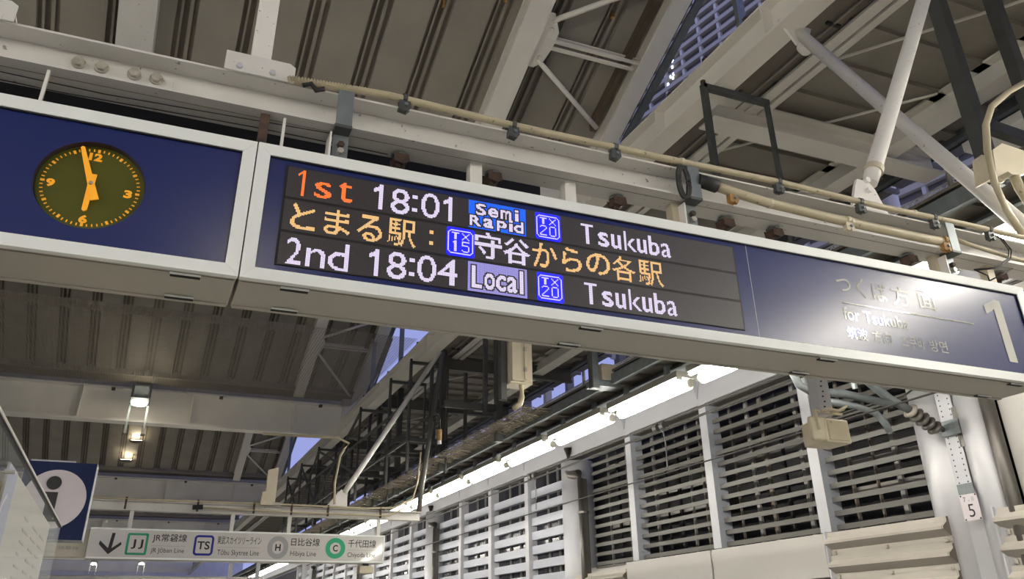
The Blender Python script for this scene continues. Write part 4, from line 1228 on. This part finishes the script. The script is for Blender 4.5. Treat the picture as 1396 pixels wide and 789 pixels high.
# junction boxes
jb = thing('junction_box', 'tall cream junction box on the dark post below the sign', 'box', (4.5, 9.4, 5.0))
MB().box(4.30, 4.63, 9.42, 9.72, 4.72, 5.34).build('box_body', 'box_cream', jb, bevel=.012)
MB().box(4.30, 4.49, 9.36, 9.42, 4.74, 5.32).build('box_door', 'box_cream', jb, bevel=.01)
MB().box(4.48, 4.51, 9.34, 9.37, 4.76, 5.30).build('hinge_strip', 'box_cream', jb)
for z in (4.9, 5.2): MB().box(4.47, 4.50, 9.32, 9.36, z - .03, z + .03).build('hinge', 'bolt', jb)
MB().tube([(4.50, 9.5, 4.72), (4.50, 9.5, 4.55), (4.47, 9.5, 4.45), (4.38, 9.5, 4.38)], .04, 10).build('conduit_bend', 'conduit', jb, smooth=True)
MB().box(4.20, 4.28, 9.5, 9.6, 4.5, 7.7).build('support_post', 'dark_steel', jb)
j2 = thing('junction_box', 'small square cream junction box on the grey post beside the duct', 'box', (5.5, 9.2, 5.1))
MB().box(5.64, 5.875, 9.28, 9.42, 4.855, 5.10).build('box_body', 'box_cream', j2, bevel=.012)
MB().box(5.50, 5.92, 9.28, 9.50, 4.76, 4.85).build('bracket', 'galvanised', j2)
MB().tube([(5.875, 9.34, 5.02), (5.93, 9.34, 5.01), (5.98, 9.34, 4.94)], .04, 8).build('cable_elbow', 'rubber', j2, smooth=True)
MB.default = None
# box and conduits at the right edge, above
j3 = thing('junction_box', 'brownish terminal box with a curved conduit at the right edge', 'box', (5.9, 3.4, 5.0))
MB().prism([(5.738, 5.076), (5.875, 5.169), (6.10, 5.155), (6.09, 5.0), (6.005, 4.936), (5.84, 4.913), (5.69, 4.83)], lambda x, y, w: (x, w, y), 3.40, 3.58).build('box_body', 'box_cream', j3, bevel=.01)
MB().prism([(5.76, 4.86), (6.03, 4.95), (6.02, 4.91), (5.93, 4.87), (5.80, 4.84)], lambda x, y, w: (x, w, y), 3.36, 3.44).build('gland', 'box_cream', j3)
MB().tube([(5.88, 3.40, 4.90), (5.90, 3.40, 4.76), (5.97, 3.40, 4.60), (6.08, 3.40, 4.42)], .036, 10).build('conduit_tube', 'conduit', j3, smooth=True)
MB().tube([(6.283, 3.32, 5.848), (6.035, 3.32, 5.686), (5.756, 3.32, 5.46), (5.609, 3.32, 5.242), (5.528, 3.32, 4.978), (5.491, 3.32, 4.668), (5.531, 3.32, 4.451), (5.62, 3.32, 4.25)], .026, 10).build('curved_conduit', 'conduit', j3, smooth=True)
sen = thing('drop_sensor', 'small yellow-green capsule hanging on a black cable above the lights', 'sensor', (5.4, 15.2, 5.2))
MB().tube([(5.22, 15.2, 5.62), (5.20, 15.2, 5.72), (5.28, 15.2, 5.76), (5.34, 15.2, 5.68), (5.34, 15.2, 5.45)], .02, 8).build('cable', 'rubber', sen, smooth=True)
MB().tube([(5.34, 15.2, 5.45), (5.34, 15.2, 5.22)], .05, 10).build('capsule', 'brass', sen)
MB().tube([(5.34, 15.2, 5.22), (5.34, 15.2, 5.15)], .045, 10).build('cap', 'info_white', sen)
CP = [(3.93, 18.1, 4.29), (3.90, 18.1, 4.75), (3.97, 18.1, 5.38), (4.06, 18.1, 5.56), (4.16, 18.1, 5.69), (3.92, 18.1, 5.80), (2.2, 18.1, 5.78)]
dc = thing('conduit_run', 'cream conduit rising from the distant beam beside the tubes', 'conduit', (3.7, 18.2, 5))
MB().tube(CP, .03, 8).build('conduit_tube', 'conduit', dc, smooth=True)

# ================================================================ overhead wires and the bracket on the wall
for k, (z, lab) in enumerate(((5.32, 'upper dark overhead wire in front of the louvres'), (5.17, 'dark overhead wire just below the upper one'), (4.33, 'single lower overhead wire crossing the louvres'))):
    o = MB().tube([(9, 3.5, z), (9, 20, z), (9, 70, z)], .022 if k < 2 else .014, 6).build('overhead_wire', 'wire')
    tag(o, lab, 'wire')
for v, z in ((12.7, 5.24), (18.3, 5.24)):
    t = thing('wire_clamp', 'dark double clamp on the overhead wires' + (' left of the nearer mullions' if v > 15 else ' right of the round column'), 'clamp', (9, v, z), 'clamps on the overhead wires')
    for s in (0, .22): MB().tube([(9, v + s - .06, z), (9, v + s + .06, z)], .085, 10).build('clamp_body', 'rubber', t)
    MB().tube([(9, v + .05, z), (9.02, v + .02, z - .35), (9, v, z - .85)], .012, 5).build('dropper', 'wire', t)
ar = thing('wire_bracket', 'grey tubular overhead-line bracket with a ribbed insulator on the column', 'bracket', (10, 8.6, 4.7))
MB().tube([(8.40, 8.6, 5.3), (8.40, 8.6, 5.05), (8.48, 8.6, 4.86), (8.66, 8.6, 4.78), (9.3, 8.6, 4.80), (10.2, 8.6, 4.72)], .06, 10).build('lower_tube', 'galvanised', ar, smooth=True)
MB().tube([(8.95, 8.6, 4.66), (9.5, 8.6, 4.62), (9.85, 8.6, 4.55), (10.0, 8.6, 4.40), (10.05, 8.6, 4.28)], .05, 10).build('steady_arm', 'galvanised', ar, smooth=True)
MB().tube([(9.2, 8.6, 5.45), (9.75, 8.6, 5.10), (10.2, 8.6, 4.80), (10.55, 8.6, 4.66)], .065, 10).build('upper_tube', 'galvanised', ar, smooth=True)
MB().tube([(9.5, 8.6, 5.3), (9.55, 8.6, 4.9)], .04, 8).build('strut', 'galvanised', ar)
for k in range(5):
    c = np.array((10.58, 8.6, 4.64)) + k * np.array((.105, 0, -.058)); d = np.array((.062, 0, -.034))
    MB().tube([c - d * .5, c - d * .1, c + d * .9], [.07, .125, .06], 14).build('insulator_shed', 'pipe_dark' if k else 'deck_strip', ar, smooth=True)
MB().tube([(10.2, 8.6, 4.80), (11.35, 8.65, 4.36)], .045, 8).build('core_rod', 'pipe_dark', ar)
MB().tube([(9.0, 8.6, 4.42), (10.6, 8.7, 4.9), (11.1, 8.9, 5.12), (11.3, 8.9, 5.13)], .016, 6).build('stay_rod', 'wire', ar)

# ================================================================ transfer sign further along
V2 = 18.09
s2 = thing('transfer_sign', 'long white sign listing train lines, hanging farther down the platform', 'sign', (2.1, V2, 3.3))
MB().box(-.90, 5.13, V2, V2 + .35, 3.035, 3.635).build('casing', 'sign_cream', s2, bevel=.01)
MB().box(-.90, 5.13, V2 - .02, V2, 3.60, 3.635).build('frame', 'frame_aluminium', s2); MB().box(-.90, 5.13, V2 - .02, V2, 3.035, 3.07).build('frame', 'frame_aluminium', s2)
MB().box(5.09, 5.13, V2 - .02, V2, 3.07, 3.60).build('frame', 'frame_aluminium', s2)
MB().box(-.90, 5.09, V2 - .008, V2 - .002, 3.07, 3.60).build('face_panel', 'sign_white', s2)
V3 = V2 - .011


def L2(tx, a, b, c, d, m='print_black', off=0.0): lettering(tx, a, b, c, d, V3, m, s2, off=off)


q = MB(); q.prism([(-.49, 3.535), (-.43, 3.535), (-.455, 3.24), (-.30, 3.365), (-.285, 3.31), (-.50, 3.12), (-.70, 3.31), (-.69, 3.385), (-.52, 3.24)], lambda x, y, w: (x, V3 + w, y), -.001, .001)
q.build('down_arrow', 'print_black', s2)


def rbox(cu, cz, hw, hh, th, rad, m, name):
    def rr(w, h, r):
        pts = []
        for sx_, sy_, a0 in ((1, 1, 0), (-1, 1, 90), (-1, -1, 180), (1, -1, 270)):
            for k in range(7):
                a = math.radians(a0 + 15 * k); pts.append((cu + sx_ * (w - r) + r * math.cos(a), cz + sy_ * (h - r) + r * math.sin(a)))
        return pts
    o, i_ = rr(hw, hh, rad), rr(hw - th, hh - th, max(.005, rad - th)); n_ = len(o)
    q = MB(); q.add([(x, V3, z) for x, z in o + i_], [(k, (k + 1) % n_, n_ + (k + 1) % n_, n_ + k) for k in range(n_)])
    q.build(name, m, s2)


rbox(.0, 3.33, .20, .215, .045, .035, 'print_green', 'line_emblem'); L2('J', -.105, -.02, 3.235, 3.42, off=.02); L2('J', .03, .115, 3.235, 3.42, off=.02)
rbox(1.28, 3.333, .195, .205, .045, .075, 'print_navy', 'line_emblem'); L2('TS', 1.155, 1.40, 3.25, 3.415, off=.02)
rbox(2.79, 3.325, .218, .237, .105, .217, 'print_grey', 'line_emblem'); L2('H', 2.735, 2.85, 3.255, 3.395, off=.03)
rbox(4.025, 3.335, .218, .22, .10, .215, 'print_teal', 'line_emblem'); L2('C', 3.97, 4.08, 3.265, 3.405, off=.03)
L2('JR常磐線', .275, .935, 3.365, 3.545, off=.008); L2('JR Jōban Line', .275, .915, 3.145, 3.265)
L2('東武スカイツリーライン', 1.54, 2.43, 3.365, 3.53, off=.006); L2('Tōbu Skytree Line', 1.565, 2.41, 3.115, 3.26)
L2('日比谷線', 3.06, 3.675, 3.365, 3.53, off=.008); L2('Hibiya Line', 3.065, 3.615, 3.125, 3.26)
L2('千代田線', 4.30, 4.93, 3.36, 3.53, off=.008); L2('Chiyoda Line', 4.30, 4.92, 3.125, 3.255)
for a, b in ((.272, .93), (1.55, 2.425), (3.06, 3.67), (4.30, 4.92)):
    MB().box(a, b, V3 - .001, V3 + .001, 3.30, 3.307).build('rule_line', 'print_grey', s2)
for u in (-.2, 1.8, 3.0, 5.0):
    MB().box(u - .04, u + .04, V2 + .10, V2 + .18, 3.63, 4.0).build('sign_hanger', 'beam_paint', s2)
MB().box(4.60, 4.92, V2 + .03, V2 + .25, 2.82, 2.98).build('underslung_speaker', 'box_cream', s2, bevel=.015, label='cream speaker box under the sign')
MB().box(4.70, 4.82, V2 + .1, V2 + .16, 2.98, 3.04).build('speaker_neck', 'dark_steel', s2)
sm = thing('small_notice', 'cream notice panel partly behind the information sign', 'sign', (-1.2, 18.4, 3.3))
MB().box(-1.9, -.90, 18.2, 18.3, 3.06, 3.62).build('panel', 'sign_cream', sm, bevel=.02)
lettering('精算機', -1.42, -1.05, 3.20, 3.27, 18.195, 'print_grey', sm)
# beam 2 fittings
for k, u in enumerate((-.35, 1.05, 2.2, 3.0, 3.8, 5.0)):
    t = thing('pipe_clamp', 'small rusty clamp on the distant sign beam above the ' + ['down arrow', 'navy TS emblem', 'grey H emblem', 'black text right of the grey H emblem', 'green C emblem', 'right end of the white sign'][k], 'clamp', (u, 18.1, 4.1), 'clamps on the distant sign beam')
    MB().box(u - .02, u + .02, 18.08, 18.13, 4.02, 4.26).build('clamp_body', 'rust', t)
t = thing('beam_conduit', 'pair of cream conduits running along the distant sign beam', 'conduit', (2, 18.1, 4.2))
MB().tube([(-4, 18.1, 4.24), (0, 18.1, 4.22), (3, 18.1, 4.235), (4.6, 18.1, 4.22), (5.3, 18.1, 4.26), (5.75, 18.1, 4.5), (5.85, 18.1, 4.9), (5.9, 18.1, 5.6)], .022, 8).build('conduit_tube', 'conduit', t, smooth=True)
MB().tube([(1.0, 18.1, 4.10), (2.6, 18.1, 4.08), (4.4, 18.1, 4.07), (5.2, 18.1, 4.08), (5.6, 18.1, 4.3)], .022, 8).build('conduit_tube', 'conduit', t, smooth=True)
MB().tube([(.95, 18.08, 4.10), (1.15, 18.08, 4.11)], .05, 10).build('rubber_sleeve', 'rubber', t)
an = thing('antenna', 'pair of cream antenna plates standing on the distant beam', 'antenna', (2.5, 18.15, 4.5))
MB().prism([(2.42, 4.27), (2.62, 4.27), (2.62, 5.03), (2.42, 4.97)], lambda x, y, w: (x, w, y), 18.1, 18.2).build('plate', 'box_cream', an, bevel=.01)
MB().prism([(2.33, 4.2), (2.55, 4.2), (2.55, 4.50), (2.33, 4.46)], lambda x, y, w: (x, w, y), 17.95, 18.08).build('plate', 'box_cream', an, bevel=.01)
MB().box(2.35, 2.75, 18.0, 18.2, 4.2, 4.26).build('base', 'bolt', an)
# further equipment beyond: repeated beams, rails and posts
for k, v in enumerate((24.5, 31.0, 42.2)):
    t = sign_beam(v, -6, 6.0, ['white cross beam below the transfer sign', 'next white cross beam under the far roof', 'farthest white cross beam'][k])
for k, (u, lab) in enumerate(((2.75, 'left'), (3.55, 'middle'), (4.95, 'right'))):
    t = thing('platform_post', 'slim white post below the transfer sign, %s one' % lab, 'post', (u, 26.5, 2.5), 'slim white posts below the transfer sign')
    MB().box(u - .06, u + .06, 26.4, 26.5, -.86, 4.1).build('post', 'wall_white', t)
    MB().box(u - .12, u + .12, 26.35, 26.55, -.86, -.82).build('base_plate', 'galvanised', t)

# ================================================================ information sign and glass enclosure at the lower left
inf = thing('information_sign', 'navy square sign with a white disc and black letter i', 'sign', (-1.0, 11, 3.1))
MB().box(-1.41, -.612, 11.0, 11.28, 2.672, 3.605).build('casing', 'wall_white', inf, bevel=.008)
MB().box(-1.41, -.622, 10.985, 11.0, 2.68, 3.605).build('face_panel', 'info_navy', inf)
MB().disc((-1.018, 10.978, 3.155), .352, 'v', .01, 64).build('white_disc', 'info_white', inf)
MB().disc((-1.052, 10.968, 3.345), .082, 'v', .01, 32).build('letter_dot', 'print_black', inf)
q = MB(); q.prism([(-1.165, 3.235), (-.985, 3.235), (-.985, 2.915), (-.925, 2.915), (-.925, 2.885), (-1.16, 2.885), (-1.16, 2.915), (-1.10, 2.915), (-1.10, 3.205), (-1.165, 3.205)], lambda x, y, w: (x, 10.968 + w, y), -.004, .004)
q.build('letter_stem', 'print_black', inf)
MB().box(-1.40, -1.30, 11.08, 11.2, -.86, 2.68).build('post', 'beam_paint', inf)
MB().box(-1.41, -.90, 11.4, 11.5, 3.60, 3.70).build('back_plate', 'wall_white', inf)
UG = -.76
ge = thing('glass_enclosure', 'glass enclosure with a black top rail and a route poster', 'enclosure', (-1.1, 7, 1))
MB().box(UG - .012, UG, 2.6, 9.5, -.86, 2.66).build('glass_pane', 'glass', ge)
MB().box(UG - .9, UG, 9.5, 9.512, -.86, 2.66).build('glass_pane', 'glass', ge)
MB().box(UG - .022, UG + .008, 2.6, 9.53, 2.66, 2.685).build('top_rail', 'black', ge)
MB().box(UG + .008, UG + .012, 2.6, 9.53, 2.664, 2.682).build('rail_edge', 'casing', ge)
po = thing('route_poster', 'cream route poster with a blue margin mounted on the glass', 'poster', (UG, 7, 2.2))
MB().box(UG - .05, UG - .04, 5.57, 8.85, 1.0, 2.60).build('poster_sheet', 'poster_white', po)
MB().box(UG - .039, UG - .036, 5.57, 5.98, 1.0, 2.60).build('poster_margin', 'poster_blue', po)
for k in range(34):
    z = 2.42 - .085 * (k // 3); v = 6.85 + .62 * (k % 3) + .04 * random.random()
    MB().box(UG - .039, UG - .037, v, v + random.uniform(.15, .42), z, z + .018).build('printed_block', 'poster_grey', po)
q = MB()
for k in range(20):
    a = math.radians(100 + 160 * k / 19); b = math.radians(100 + 160 * (k + 1) / 19)
    q.add([(UG - .035, 5.80 + r * math.cos(t), 2.28 + r * .8 * math.sin(t)) for r, t in ((.16, a), (.20, a), (.20, b), (.16, b))], [(0, 1, 2, 3)])
q.build('poster_emblem', 'info_white', po)
for v in (5.45,):
    MB().tube([(UG - .04, v, 2.52), (UG + .02, v, 2.52)], .014, 12).build('standoff', 'silver', po)
yp = thing('ochre_board', 'ochre notice board behind the glass at the left edge', 'board', (-1.3, 5, 2.2))
MB().box(-.86, -.84, 3.2, 6.2, 1.4, 2.50).build('board', 'poster_yellow', yp)

# tidy helper properties
for o in bpy.data.objects:
    if '_o' in o: del o['_o']
